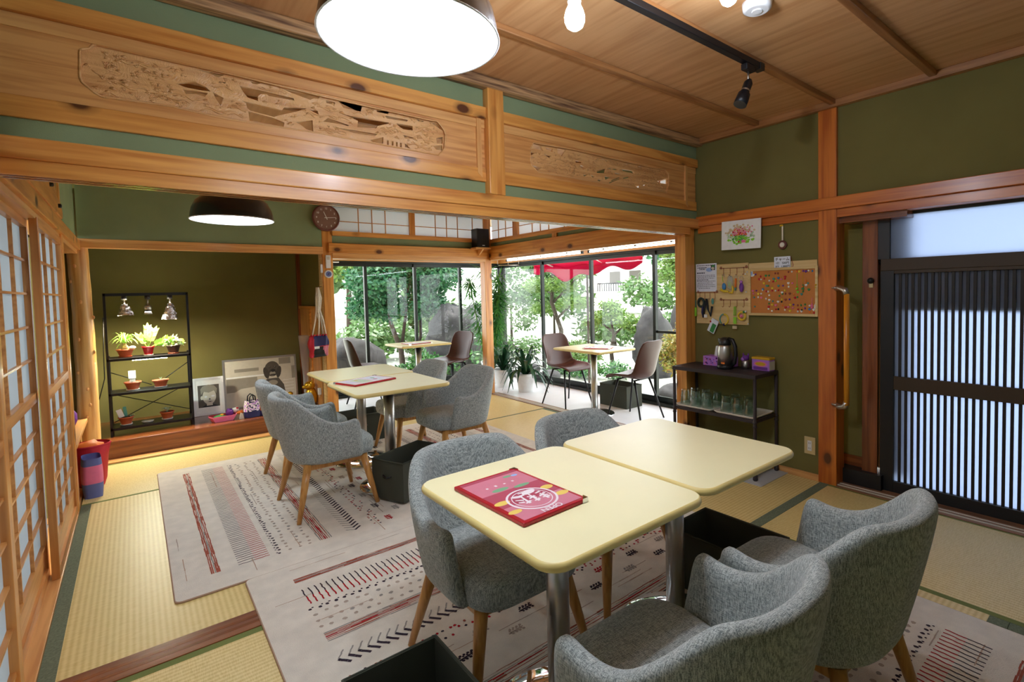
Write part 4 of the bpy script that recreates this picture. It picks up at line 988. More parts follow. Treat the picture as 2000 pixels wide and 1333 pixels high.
# ------------------------------------------------------------------ lamps
def pendant(x, y, z, label):
    t = thing('pendant_lamp', label, 'lamp', (x, y, z), 0, 'black dome pendant lamps')
    r = .235
    prof = [(r, 0), (r*.985, .03), (r*.95, .07), (r*.86, .115), (r*.70, .150), (r*.45, .172), (.06, .182), (.035, .20), (.03, .25)]
    MB().lathe(prof, seg=56, cap=False).build('shade', 'shade_black', t, solid=.0)
    ip = [(r-.001, .0), (r*.97, .03), (r*.93, .068), (r*.84, .11), (r*.68, .144), (.05, .165)]
    MB().lathe(ip, seg=56, cap=False).build('shade_lining', 'shade_white', t)
    MB().lathe([(r-.003, 0), (r, -.003), (r+.003, 0), (r, .004)], seg=56, cap=False).build('shade_rim', 'shade_white', t)
    MB().lathe([(.0005, .014), (r*.97, .014), (r*.97, .018), (.0005, .018)], seg=56).build('diffuser', 'lamp_glow', t)
    MB().tube([(0, 0, .24), (0, 0, CZ-z-.02)], .004, 8).build('cord', 'black_plastic', t)
    MB().lathe([(.05, CZ-z-.025), (.05, CZ-z)], seg=20).build('ceiling_cap', 'black_plastic', t)
    return t
pendant(.612, 1.31, 2.028, 'large black pendant lamp with a glowing disc, cut off by the top edge')
pendant(.525, 3.87, 1.848, 'black pendant lamp hanging in the far room before the alcove')
t = thing('lighting_track', 'black lighting track on the near ceiling', 'lighting track', (0, 0, 0))
MB().box((1.2, 1.36, CZ-.062), (2.58, 1.394, CZ-.03)).build('rail', 'black_metal', t, bevel=.003)
MB().box((2.56, 1.357, CZ-.065), (2.6, 1.397, CZ-.03)).build('end_cap', 'black_plastic', t)
t = thing('spotlight', 'small black spotlight hanging from the track end', 'spotlight', (2.47, 1.377, CZ-.065))
MB().box((-.04, -.017, -.03), (.04, .017, 0)).build('adapter', 'black_metal', t, bevel=.003)
MB().tube([(0, 0, -.03), (0, 0, -.085)], .005, 8).build('stem', 'steel', t)
M = Matrix.Translation((0, 0, -.09)) @ Matrix.Rotation(math.radians(205), 4, Vector((.35, 1, 0)).normalized())
MB().lathe([(.012, -.02), (.022, 0), (.022, .055), (.030, .062), (.033, .1), (.033, .125)], seg=20, mat4=M).build('head', 'black_metal', t)
MB().lathe([(.0225, .04), (.0225, .048)], seg=20, mat4=M, cap=False).build('ring', 'steel', t)
MB().lathe([(.001, .118), (.03, .118)], seg=20, mat4=M, cap=False).build('lens', 'shade_white', t)
def bulb(x, y, z, label, top, glow='bulb_glow'):
    t = thing('pendant_bulb', label, 'light bulb', (x, y, z), 0, 'bare bulbs on black sockets')
    MB().lathe([(.001, -.034), (.012, -.033), (.024, -.024), (.0305, -.008), (.031, .006), (.026, .024), (.019, .038), (.0165, .05)], seg=24).build('bulb', glow, t)
    MB().lathe([(.021, .05), (.021, .10), (.010, .11)], seg=20).build('socket', 'black_plastic', t)
    MB().tube([(0, 0, .105), (0, 0, top-z)], .004, 8).build('cord', 'black_plastic', t)
    MB().lathe([(.03, top-z-.02), (.03, top-z)], seg=16).build('ceiling_cap', 'black_plastic', t)
bulb(1.08, 1.165, 2.17, 'glowing bare bulb hanging near the big pendant lamp', CZ)
bulb(1.70, 1.02, 2.385, 'glowing bare bulb at the very top edge right of centre', CZ, 'bulb_glow_dim')
t = thing('smoke_alarm', 'round white smoke alarm on the ceiling', 'smoke alarm', (2.08, 1.118, CZ-.034))
MB().lathe([(.045, 0), (.056, .006), (.058, .02), (.06, .034)], seg=32).build('cover', 'white_plastic', t)
MB().lathe([(.02, -.004), (.022, .002)], seg=20).build('button', 'white_plastic', t)
def tube_light(x, y0, y1, z, label):
    t = thing('tube_light', label, 'tube light', (x, (y0+y1)/2, z), 0, 'tube lights under the veranda rail'); h = (y1-y0)/2
    MB().tube([(0, -h, 0), (0, h, 0)], .009, 10).build('tube', 'tube_glow', t)
    for y in (-h*.66, 0, h*.66): MB().box((-.012, y-.008, .002), (.02, y+.008, .018)).build('clip', 'black_plastic', t)
    for y in (-h, h): MB().box((-.012, y-.012, -.012), (.012, y+.012, .014)).build('end_cap', 'black_plastic', t)
tube_light(3.735, 3.99, 5.40, 1.746, 'white tube light under the veranda rail, farther one')
tube_light(3.735, 2.6, 3.88, 1.746, 'white tube light under the veranda rail, nearer one')
# ------------------------------------------------------------------ things on the far wall
t = thing('wall_clock', 'round brown wall clock with white numerals beside the far lintel', 'clock', (1.605, 5.605, 2.165))
Ry = Matrix.Rotation(PI/2, 4, 'X')
MB().lathe([(.01, 0), (.118, 0), (.137, .006), (.14, .02), (.136, .035), (.125, .04), (.12, .03), (.01, .03)], seg=48, mat4=Matrix.Translation((0, .05, 0)) @ Ry).build('rim', 'clock_rim', t)
F = Flat(face_mtx((0, .0185, 0), (1, 0, 0), (0, 0, 1)))
F.ell(0, 0, .121, .121, 0, 40)
for k in range(1, 13):
    a = PI/2-2*PI*k/12; F.text(str(k), .096*math.cos(a), .096*math.sin(a), .026, 'white', 1, bold=.0006)
F.mb.build('dial', ['clock_face', 'white'], t)
def hand(ang, L, w, nm):
    a = PI/2-ang; c, s = math.cos(a), math.sin(a)
    F = Flat(face_mtx((0, .0125, 0), (1, 0, 0), (0, 0, 1)))
    F.poly([(-.02*c-w*s, -.02*s+w*c), (-.02*c+w*s, -.02*s-w*c), (L*c+w*s*.6, L*s-w*c*.6), (L*c-w*s*.6, L*s+w*c*.6)], 0); F.mb.build(nm, 'white', t, solid=.001)
hand(2*PI*(11.23/12), .068, .004, 'hour_hand'); hand(2*PI*(14.2/60), .095, .003, 'minute_hand')
MB().lathe([(.006, 0), (.006, .006)], seg=12, mat4=Matrix.Translation((0, .014, 0)) @ Ry).build('hub', 'white', t)
t = thing('remote_control', 'white remote control holder on the alcove post', 'remote control', (1.612, 5.652, 1.707))
MB().box((-.024, -.012, -.068), (.024, .008, .068), bev=.003).build('body', 'white_plastic', t)
MB().box((-.016, -.0128, .02), (.016, -.012, .055)).build('display', 'print_pale', t)
t = thing('thermometer', 'round white dial thermometer under the remote control', 'thermometer', (1.612, 5.655, 1.577))
MB().lathe([(.005, 0), (.04, 0), (.043, .006), (.038, .014), (.03, .012), (.005, .012)], seg=28, mat4=Matrix.Translation((0, .005, 0)) @ Ry).build('case', 'white_plastic', t)
F = Flat(face_mtx((0, -.0078, 0), (1, 0, 0), (0, 0, 1))); F.ell(0, 0, .029, .029, 0); F.poly([(-.012, -.01), (-.009, -.012), (.014, .012), (.012, .014)], 1); F.ell(0, 0, .006, .006, 1); F.mb.build('dial', ['bluegrey', 'print_black'], t)
t = thing('light_switch', 'white switch box at the edge of the alcove post', 'switch', (1.55, 5.665, 1.635))
MB().box((-.014, -.012, -.045), (.006, .01, .045), bev=.003).build('case', 'white_plastic', t); MB().box((-.008, -.014, -.012), (.002, -.012, .012)).build('rocker', 'white_plastic', t)
t = thing('speaker', 'small black loudspeaker on a corner shelf by the transom windows', 'speaker', (3.455, 5.58, 1.915), -.0)
MB().box((-.09, -.07, 0), (.09, .07, .235), bev=.004).build('cabinet', 'black_plastic', t)
MB().box((-.082, -.075, .008), (.082, -.07, .227)).build('grille', 'black_metal', t); MB().box((-.018, -.0765, .018), (.018, -.075, .028)).build('badge', 'white_plastic', t)
t = thing('corner_shelf', 'little wooden bracket shelf under the black loudspeaker', 'shelf', (3.455, 5.60, 1.893))
MB().box((-.115, -.10, 0), (.105, .03, .02)).build('board', 'cedar_plain_x', t); MB().prism([(-.09, 0), (.03, 0), (.03, -.08)], 0, -.01, .01).build('bracket', 'cedar_plain_y', t)
# hanging cloth bag
t = thing('rope_bag', 'patchwork cloth bag hanging on white knotted cords from the alcove post', 'bag', (1.475, 5.58, 1.44))
MB().tube([(.06, .075, .005), (.02, .02, .0), (0, -.005, -.015)], .004, 6).build('hook', 'black_metal', t)
mb = MB()
for k, (dx_, dy_) in enumerate(((-.014, 0), (.012, .01), (.0, -.014), (.018, -.006))):
    mb.tube([(dx_*.4, dy_*.5, -.005), (dx_*1.2+.005, dy_, -.12), (dx_*.9-.004, dy_, -.24), (dx_*2.5, dy_, -.36), (dx_*4.4-.01, dy_, -.52)], [.010, .013, .010, .008, .006], 8)
mb.sphere((0, 0, -.10), .02, 10, 8, (1, 1, 2.2), .4); mb.sphere((.003, 0, -.20), .018, 10, 8, (1, 1, 2), .4); mb.sphere((0, 0, -.30), .016, 10, 8, (1, 1, 1.6), .4)
mb.build('cord', 'rope_bump', t)
mb = MB()
def bagf(u, v):
    a = 2*PI*v; z = -.50-.225*u; w = .088+.008*math.sin(u*PI)-.006*math.cos(u*9); w *= (1 if u < .9 else 1-.12*((u-.9)/.1)**2)
    e_ = .38
    x, y = w*math.copysign(abs(math.cos(a))**e_, math.cos(a)), (.012+.03*math.sin(min(1, u*1.15)*PI)**.6)*math.copysign(abs(math.sin(a))**e_, math.sin(a))
    return Vector((-.012+x, y+.003*math.sin(x*160+u*4), z+.12*x*.5))
V = mb.grid(bagf, 36, 72, closed_v=True)
mb._f([V[-1][j] for j in range(72)])
mb.bm.faces.ensure_lookup_table()
for f in mb.bm.faces:
    c = f.calc_center_median(); zz = c.z-.06*c.x
    f.material_index = 1 if (c.x < -.062 or (abs(zz+.612) < .006 and c.x > .0)) else (0 if zz > -.606 else (4 if zz > -.632 and c.x < -.01 else (2 if c.x < .03+(zz+.66)*-.5 else 3)))
mb.build('cloth_body', ['navy', 'red', 'blackcloth', 'menu_pink', 'white'], t)
mb = MB()
for k in range(6): mb.sphere((-.08+k*.028, -.02, -.498), .010, 8, 6)
mb.build('drawstring_loops', 'red', t)
# ------------------------------------------------------------------ veranda curtain
t = thing('curtain', 'white curtain gathered at the left edge of the veranda window', 'curtain', (1.76, 6.76, 0))
mb = MB()
mb.grid(lambda u, v: Vector((-.09+.2*v*(1-.45*math.sin(min(1, u*1.5)*PI*.5)), .018*math.sin(v*PI*7)*(1-.3*u), 1.765-1.68*u)), 20, 50)
mb.build('cloth', 'curtain_cloth', t, solid=.002)
MB().tube([(-.1, 0, 1.775), (.3, 0, 1.775)], .008, 8).build('rail', 'white_plastic', t)
t = thing('hanger_rail', 'short metal drying rail under the veranda corner beam', 'rail', (3.86, 5.66, 1.70))
MB().tube([(-.1, .0, 0), (.16, -.12, 0)], .006, 8).build('bar', 'steel', t)
for k in (0, .5, 1): MB().tube([(-.1+.26*k, -.12*k, 0), (-.1+.26*k, -.12*k, .09)], .003, 6).build('strap', 'steel', t)
for k in (0, 1): MB().box((-.11+.26*k, -.12*k-.012, -.012), (-.09+.26*k, -.12*k+.012, .012)).build('clip', 'chrome', t)
# ------------------------------------------------------------------ plant rack in the alcove
RX0, RX1, RY0, RY1, RZ = -.205, .40, 5.85, 6.10, .15
t = thing('plant_rack', 'black metal rack with three shelves of potted plants', 'rack', (0, 0, 0))
for x in (RX0, RX1-.018):
    for y in (RY0, RY1-.018): MB().box((x, y, RZ), (x+.018, y+.018, 1.41 if y < 6 else .845)).build('leg', 'black_metal', t)
SHZ = (.222, .530, .834)
for z in SHZ:
    MB().box((RX0, RY0, z-.022), (RX1, RY1, z)).build('shelf', 'dark_steel', t, bevel=.002)
MB().box((RX0, RY0, 1.385), (RX1, RY0+.03, 1.41)).build('top_bar', 'black_metal', t)
for x in (RX0, RX1-.018): MB().box((x, RY0, 1.385), (x+.018, RY0+.03, 1.41)).build('corner_cap', 'black_plastic', t)
for a, b in (((RX0, .22), (RX1, .53)), ((RX1, .26), (RX0, .50)), ((RX0, .70), (.1, .545)), ((RX1, .74), (.16, .56))):
    MB().tube([(a[0], RY1-.01, a[1]), (b[0], RY1-.01, b[1])], .004, 6).build('brace', 'black_metal', t)
t = thing('bar_light', 'slim light bar glowing under the top shelf of the plant rack', 'light', (.095, 5.92, .806))
MB().box((-.13, -.012, 0), (.13, .012, .006)).build('body', 'white_plastic', t); MB().box((-.125, -.009, -.003), (.125, .009, 0)).build('strip', 'bar_glow', t)
t = thing('power_cable', 'thin black cable hanging down the left side of the plant rack', 'cable', (0, 0, 0))
MB().tube([(-.21, 5.9, 1.2), (-.222, 5.92, .9), (-.225, 5.93, .66), (-.27, 5.95, .48), (-.30, 5.97, .40)], .004, 6).build('wire', 'black_plastic', t)
def growlight(x, label, foil, zb, dxx=0):
    t = thing('grow_light', label, 'lamp', (x, RY0+.015, 1.385), 0, 'grow lights on the plant rack')
    MB().lathe([(.02, -.035), (.02, 0)], seg=16).build('socket', 'black_plastic', t)
    MB().tube([(0, 0, -.03), (0, 0, -.085)], .0055, 8).build('stem', 'steel', t)
    if foil:
        mb = MB()
        def f(u, v):
            a = 2*PI*v; r = .018+.040*u**.8; p = Vector((dxx*u+r*math.cos(a), r*math.sin(a), -.075-(zb)*u))
            return p+Vector((noise.noise(p*45+Vector((x*9, 0, 0))), noise.noise(p*45+Vector((5, x*7, 0))), noise.noise(p*40)))*.011
        mb.grid(f, 12, 26, smooth=False, closed_v=True)
        mb.build('foil_shade', 'foil', t)
        MB().sphere((dxx*.8, 0, -.075-zb*.62), .022, 12, 8).build('bulb', 'grow_glow', t)
    else:
        MB().lathe([(.022, -.13), (.027, -.118), (.027, -.105), (.018, -.085)], seg=18).build('head', 'steel', t)
        MB().lathe([(.02, -.15), (.026, -.14), (.026, -.13)], seg=18).build('collar', 'black_plastic', t)
        MB().lathe([(.029, -.166), (.028, -.158), (.025, -.15)], seg=18, cap=False).build('bezel', 'white_plastic', t)
        MB().lathe([(.0005, -.163), (.027, -.163)], seg=18, cap=False).build('bulb', 'grow_spot', t)
growlight(-.062, 'grow light with a crumpled foil shade, left one on the plant rack', True, .095, .01)
growlight(.10, 'bare metal grow light in the middle of the plant rack', False, .09)
growlight(.262, 'grow light with a crumpled foil shade, right one on the plant rack', True, .145, -.008)
# pots --------------------------------------------------------------------
def blade(mb, base, az, L, w, rise, droop, n=7, fold=.25, tipw=.15):
    d = Vector((math.cos(az), math.sin(az), 0)); s = Vector((-math.sin(az), math.cos(az), 0)); rows = []
    for i in range(n):
        u = i/(n-1); r = L*(u*.75+.0*u*u); h = rise*math.sin(min(1.0, u*1.05)*PI*.62)-droop*u*u
        ww = w*(math.sin((u*.86+.1)*PI)**.7)*(1 if u < .9 else tipw+.5)
        c = Vector(base)+d*r+Vector((0, 0, h))
        rows.append([mb.bm.verts.new(c-s*ww+Vector((0, 0, ww*fold))), mb.bm.verts.new(c), mb.bm.verts.new(c+s*ww+Vector((0, 0, ww*fold)))])
    for i in range(n-1):
        for k in range(2): mb._f([rows[i][k], rows[i+1][k], rows[i+1][k+1], rows[i][k+1]], True)
def leaf(mb, c, d, nrm, L, w):
    d = Vector(d).normalized(); s = d.cross(Vector(nrm)).normalized(); c = Vector(c)
    mb.poly([c, c+d*L*.4+s*w, c+d*L, c+d*L*.4-s*w])
def bowl_pot(t, r, h, mat, saucer='ceramic', sr=None):
    MB().lathe([(r*.62, .008), (r*.66, .012), (r*.93, h*.86), (r*1.02, h*.87), (r*1.04, h), (r*.92, h), (r*.88, h*.9)], seg=30, cap=False).build('pot', mat, t)
    MB().lathe([(.001, .012), (r*.62, .010)], seg=24, cap=False).build('pot_base', mat, t)
    MB().lathe([(.001, h*.90), (r*.9, h*.9)], seg=24, cap=False).build('soil', 'soil', t)
    if saucer: MB().lathe([(.001, .002), (r*.75, 0), (sr or r*.82, .008), (sr or r*.82, .011), (r*.7, .006), (.001, .006)], seg=28, cap=False).build('saucer', saucer, t)
G_P = 'potted plants on the rack'
def potted(x, z, label, r, h, mat, fn, y=5.965, saucer='ceramic', group=G_P):
    t = thing('potted_plant', label, 'potted plant', (x, y, z), 0, group); bowl_pot(t, r, h, mat, saucer)
    mb = MB(); mats = fn(mb, h, t); mb.build('foliage', mats, t); return t
def p_ponytail(mb, h, t):
    MB().sphere((0, 0, h+.01), .030, 14, 8, (1, 1, 1)).build('bulb_stem', 'pale_board', t); MB().tube([(0, 0, h+.02), (0, 0, h+.055)], [.018, .010], 10).build('neck', 'pale_board', t)
    rnd = random.Random(3)
    for k in range(46): blade(mb, (0, 0, h+.045), rnd.uniform(0, 2*PI), rnd.uniform(.10, .17), .0055, rnd.uniform(.03, .12), rnd.uniform(.0, .07))
    return 'leaf_light'
potted(-.077, SHZ[2], 'spiky light green plant in a terracotta pot on the top shelf', .062, .072, 'terracotta', p_ponytail, saucer='terracotta')
o = tag(MB().sphere((0, 0, 0), .026, 12, 8, (1, 1, .6)).build('seashell', 'ceramic'), 'white shell resting in the terracotta pot of the spiky plant', 'shell'); o.location = (-.025, 5.915, SHZ[2]+.088)
def p_zz(mb, h, t):
    rnd = random.Random(5)
    for az, L, tilt in ((2.0, .11, .5), (1.3, .17, .1), (.4, .15, .35), (-.2, .15, 1.15), (.15, .16, 1.35)):
        d = Vector((math.cos(az)*math.sin(tilt), math.sin(az)*math.sin(tilt)*.4, math.cos(tilt)))
        if tilt > 1: d.x = abs(d.x)
        else: d.x = -.55 if az > 1.8 else (.02 if az > 1 else .35)
        d.normalize()
        MB().tube([(0, 0, h*.8), Vector((0, 0, h*.9))+d*L], [.004, .002], 6).build('stem', 'leaf_light', t)
        for k in range(7):
            u = .35+.1*k; p = Vector((0, 0, h*.9))+d*L*u
            for s in (-1, 1): leaf(mb, p, d+Vector((s*.7, rnd.uniform(-.4, .4), .1)), (0, -1, .2), .058, .014)
        leaf(mb, Vector((0, 0, h*.9))+d*L, d, (0, -1, .2), .06, .014)
    return 'leaf_light'
potted(.087, SHZ[2], 'upright green plant with a leaning stem in a red pot on the top shelf', .046, .085, 'pot_red', p_zz)
def p_varieg(mb, h, t):
    rnd = random.Random(8)
    for k in range(130):
        a, b = rnd.uniform(0, 2*PI), rnd.uniform(0, PI*.55); d = Vector((math.cos(a)*math.sin(b), math.sin(a)*math.sin(b), math.cos(b))); c = Vector((0, 0, h+.01))+d*rnd.uniform(.03, .075)*Vector((1, 1, 1.1)).length/1.7
        mb.m(0 if rnd.random() < .6 else 1); leaf(mb, c, d+Vector((rnd.uniform(-1, 1), rnd.uniform(-1, 1), rnd.uniform(-.5, .4))), d, .024, .010)
    MB().tube([(0, 0, h*.8), (0, 0, h+.07)], .006, 6).build('stem', 'leaf_light', t)
    return ['leaf_silver', 'leaf_light']
potted(.274, SHZ[2], 'round bushy white and green plant in a dark brown pot on the top shelf', .056, .082, 'pot_brown', p_varieg, saucer='terracotta')
def p_label(mb, h, t):
    MB().box((-.028, -.004, h+.03), (.024, .0, h+.10), bev=.001).build('plant_label', 'white_plastic', t); MB().box((-.02, -.002, h-.01), (.02, .0, h+.03)).build('label_stake', 'clear_wrap', t)
    for k in range(7): leaf(mb, (0, 0, h), (math.cos(k), math.sin(k), .6), (0, 0, 1), .02, .006)
    return 'leaf_silver'
potted(-.037, SHZ[1], 'terracotta bowl with a tall white label on the middle shelf', .062, .076, 'terracotta', p_label)
def p_small(mb, h, t):
    for k in range(12): leaf(mb, (0, 0, h), (math.cos(k*2.4)*.6, math.sin(k*2.4)*.6, 1), (1, 0, 0), .03, .007)
    return 'leaf_silver'
potted(.164, SHZ[1], 'terracotta bowl with a tiny seedling on the middle shelf', .062, .070, 'terracotta', p_small)
def p_tag(mb, h, t):
    o = MB().box((-.02, -.003, 0), (.02, 0, .075), bev=.001).build('plant_label', 'white_plastic', t, loc=(-.028, -.01, h)); o.rotation_euler = (0, -.3, 0)
    o = MB().box((-.012, -.003, 0), (.012, 0, .09), bev=.001).build('green_tag', 'teal', t, loc=(.0, .01, h)); o.rotation_euler = (0, -.1, 0)
    rnd = random.Random(4)
    for k in range(16): blade(mb, (.01, 0, h*.95), rnd.uniform(-.9, .7), rnd.uniform(.04, .09), .005, .02, rnd.uniform(0, .05))
    return 'leaf_silver'
potted(-.097, SHZ[0], 'terracotta pot with a leaning white label and trailing plant on the bottom shelf', .055, .074, 'terracotta', p_tag)
def p_succ(mb, h, t):
    for k in range(9): blade(mb, (0, 0, h*.95), k*.9, .05+.012*(k % 3), .011, .035, .0)
    return 'leaf_silver'
potted(.2, SHZ[0], 'pale succulent in a terracotta pot on the bottom shelf', .054, .072, 'terracotta', p_succ)
t = thing('saucer', 'empty white saucer on the bottom shelf of the rack', 'saucer', (.055, 5.95, SHZ[0]))
MB().lathe([(.001, .003), (.035, 0), (.046, .010), (.047, .013), (.036, .006), (.001, .006)], seg=30, cap=False).build('dish', 'ceramic', t)
# ------------------------------------------------------------------ framed pictures standing in the alcove
def framed(x0, x1, y, z, h, lean, label, frame, fw, draw, mats, rz=0, mat_border=None):
    w = x1-x0; t = thing('framed_picture', label, 'picture', ((x0+x1)/2, y, z), rz, None)
    Mr = Matrix.Rotation(-lean, 4, 'X')
    def bb(nm, a, b, m_): MB().box(a, b, mat4=Mr).build(nm, m_, t)
    hw = w/2
    bb('backing', (-hw+.004, .006, .004), (hw-.004, .014, h-.004), 'print_dark')
    bb('frame_side', (-hw, 0, 0), (-hw+fw, .018, h), frame); bb('frame_side', (hw-fw, 0, 0), (hw, .018, h), frame)
    bb('frame_bottom', (-hw+fw, 0, 0), (hw-fw, .018, fw), frame); bb('frame_top', (-hw+fw, 0, h-fw), (hw-fw, .018, h), frame)
    F = Flat(Mr @ face_mtx((0, .0055, 0), (1, 0, 0), (0, 0, 1))); draw(F, hw-fw, fw, h-fw); F.mb.build('print', mats, t)
def d_boy(F, hx, z0, z1):
    F.rect(-hx, z0, hx, z1, 0); a, b, c = -.085, .085, .0
    F.rect(-.092, z0+.06, .092, z1-.055, 1)
    zc = (z0+z1)/2
    F.poly([(-.07, z0+.06), (-.03, z0+.085), (.035, z0+.085), (.09, z0+.06)], 2)
    F.poly([(-.022, z0+.075), (.03, z0+.075), (.026, z0+.12), (-.02, z0+.12)], 4)
    F.ell(.004, zc-.002, .058, .082, 4, 28); F.ell(-.06, zc-.012, .012, .02, 4); 
    F.poly([(-.066, zc+.02), (-.07, zc+.075), (-.05, zc+.105), (0, zc+.118), (.05, zc+.105), (.074, zc+.07), (.066, zc+.02), (.05, zc+.055), (.0, zc+.035), (-.045, zc+.05)], 5)
    
    F.ell(.006, zc-.03, .008, .010, 3); F.poly([(-.016, zc-.056), (.008, zc-.052), (.03, zc-.056), (.008, zc-.061)], 2)
    F.ell(-.026, zc-.004, .012, .009, 6); F.ell(.036, zc-.002, .016, .009, 6)
framed(.425, .69, 6.22, .152, .385, .12, 'white framed grey portrait of a short haired person with bright white eyes', 'white_plastic', .022, d_boy, ['print_white', 'print_dark', 'print_black', 'print_grey', 'print_pale', 'print_mid', 'white_plastic'])
def d_dog(F, hx, z0, z1):
    F.rect(-hx, z0, hx, z1, 0); zc = (z0+z1)/2
    F.rect(-hx+.09, zc+.12, -.02, zc+.155, 1); F.rect(-hx+.01, zc+.06, hx-.16, zc+.075, 2); F.rect(-hx+.01, zc-.09, -.04, zc+.055, 3)
    F.rect(hx-.16, zc+.17, hx-.04, z1-.01, 3); F.rect(hx-.14, z0+.04, hx, zc+.13, 5); F.rect(hx-.035, zc, hx, zc+.14, 3)
    F.poly([(-hx+.01, z0), (-hx+.01, zc-.13), (-.2, zc-.06), (-.05, zc-.05), (.02, zc-.12), (.02, z0)], 5)
    for k in range(6): F.rect(hx-.13, z0+.06+.035*k, hx-.02, z0+.064+.035*k, 2)
    F.poly([(-.05, zc-.10), (.0, zc-.02), (.06, zc+.02), (.17, zc+.02), (.22, zc-.06), (.235, zc-.16), (.2, z0+.01), (.0, z0+.01), (-.04, zc-.16)], 4)
    F.ell(.112, zc+.125, .075, .085, 4, 26); F.ell(.050, zc+.085, .026, .066, 7, 18, .2); F.ell(.176, zc+.085, .024, .066, 7, 18, -.2)
    F.ell(.115, zc+.085, .040, .042, 7, 20); F.ell(.113, zc+.074, .03, .024, 1, 16); F.ell(.118, zc+.105, .022, .016, 6); F.ell(.085, zc+.145, .010, .009, 6); F.ell(.142, zc+.146, .010, .009, 6); F.ell(.083, zc+.148, .003, .003, 0); F.ell(.140, zc+.149, .003, .003, 0)
    F.ell(.118, zc+.06, .03, .007, 6); F.ell(.11, zc-.03, .05, .03, 3)
framed(.70, 1.42, 6.33, .152, .535, .10, 'large silver framed sepia photograph of a dark dog on a sofa', 'steel', .018, d_dog, ['print_pale', 'print_mid', 'print_white', 'print_mid', 'print_dark', 'print_pale', 'print_black', 'dark_brown_print'])
# basket, bags and ornaments on the alcove floor
AZ = .151
t = thing('fabric_basket', 'pink and red fabric basket on the alcove floor before the portrait', 'basket', (.625, 5.84, AZ), .1)
mb = MB(); lo = [(-.075, -.055), (.075, -.055), (.09, 0), (.075, .055), (-.075, .055), (-.09, 0)]
A = [mb.bm.verts.new((p[0], p[1], 0)) for p in lo]; B = [mb.bm.verts.new((p[0]*1.35, p[1]*1.35, .055)) for p in lo]; Ci = [mb.bm.verts.new((p[0]*1.27, p[1]*1.27, .055)) for p in lo]; D = [mb.bm.verts.new((p[0]*.92, p[1]*.92, .006)) for p in lo]
mb._f(A[::-1]); 
for q in range(6):
    r_ = (q+1) % 6; mb.mi = 0; mb._f([A[q], A[r_], B[r_], B[q]]); mb._f([B[q], B[r_], Ci[r_], Ci[q]]); mb.mi = 1; mb._f([Ci[q], Ci[r_], D[r_], D[q]])
mb._f(D); mb.build('body', ['pink', 'red'], t)
for nm, lab, x, y, z, r, m_, scl in (('cloth_toy', 'purple cloth toy in the pink fabric basket', .685, 5.86, .215, .034, 'purple', (1, .8, 1.2)), ('cloth_pouch', 'olive green pouch in the pink fabric basket', .60, 5.84, .192, .036, 'green', (1.4, 1, .6)),
                              ('cloth_flower', 'white and red cloth flower at the right rim of the pink basket', .735, 5.87, .235, .030, 'white', (1.1, .8, .8)), ('cloth_flower', 'orange red cloth flower beside the pink basket', .77, 5.85, .205, .028, 'orange', (1.2, .8, .6))):
    t = thing(nm, lab, 'toy', (x, y, z)); MB().sphere((0, 0, 0), r, 12, 8, scl, .35).build('body', m_, t); MB().sphere((r*.5, -r*.3, r*.5), r*.45, 10, 6, (1, 1, .7), .3).build('tuft', 'red' if m_ == 'white' else ('gold' if m_ == 'green' else m_), t)
t = thing('origami_stand', 'small cream paper ornament right of the pink basket', 'ornament', (.775, 5.79, AZ)); MB().prism([(-.02, 0), (.02, 0), (.012, .05), (-.006, .06)], 1, -.012, .012).build('body', 'print_pale', t)
def tote(x, y, w, h, c1, c2, label, mats, handle):
    t = thing('tote_bag', label, 'bag', (x, y, AZ), .15, None)
    mb = MB()
    mb.grid(lambda u, v: Vector(((w/2)*(1+.12*math.sin(u*PI))*(1-.12*u)*math.copysign(abs(math.cos(2*PI*v))**.6, math.cos(2*PI*v)), .05*(1-.35*u)*math.copysign(abs(math.sin(2*PI*v))**.6, math.sin(2*PI*v)), h*u)), 34, 84, closed_v=True)
    mb.bm.faces.ensure_lookup_table(); off = Vector((w*31, 2, 5))
    for f in mb.bm.faces:
        c = f.calc_center_median(); n_ = noise.noise(c*55+off); f.material_index = 1 if c.z < h*.36 else (2 if n_ > .22 else (3 if n_ < -.25 else 0))
    mb.build('body', mats, t, solid=.004)
    for s in (-1, 1): MB().tube([(-w*.22, s*.03, h*.96), (-w*.18, s*.032, h*1.25), (0, s*.032, h*1.38), (w*.18, s*.032, h*1.25), (w*.22, s*.03, h*.96)], .006, 8).build('handle', handle, t)
tote(.872, 5.82, .13, .165, 0, 0, 'small white and navy flowered cloth bag with black handles', ['menu_white', 'navy', 'navy', 'lilac'], 'blackcloth')
tote(.985, 5.84, .11, .145, 0, 0, 'small orange and navy cloth bag beside the flowered bag', ['orange', 'navy', 'print_pale', 'rust'], 'blackcloth')
for nm, lab, x, y, sc_ in (('duck_figurine', 'small golden duck figurine below the dog photograph, left of the pair', 1.20, 6.02, 1.0), ('duck_figurine', 'small golden duck figurine below the dog photograph, right of the pair', 1.29, 6.0, .95)):
    t = thing(nm, lab, 'figurine', (x, y, AZ), .4, 'golden duck figurines'); MB().sphere((0, 0, .07*sc_), .055*sc_, 14, 10, (1.2, .9, 1.2)).build('body', 'gold_shiny', t); MB().sphere((-.03, 0, .155*sc_), .03*sc_, 12, 8).build('head', 'gold_shiny', t); MB().sphere((-.062, 0, .15*sc_), .012, 8, 6, (1.4, 1, .5)).build('beak', 'orange', t)
t = thing('dog_figurine', 'shiny golden dog figurine in the right corner of the alcove', 'figurine', (1.475, 6.0, AZ), -.3)
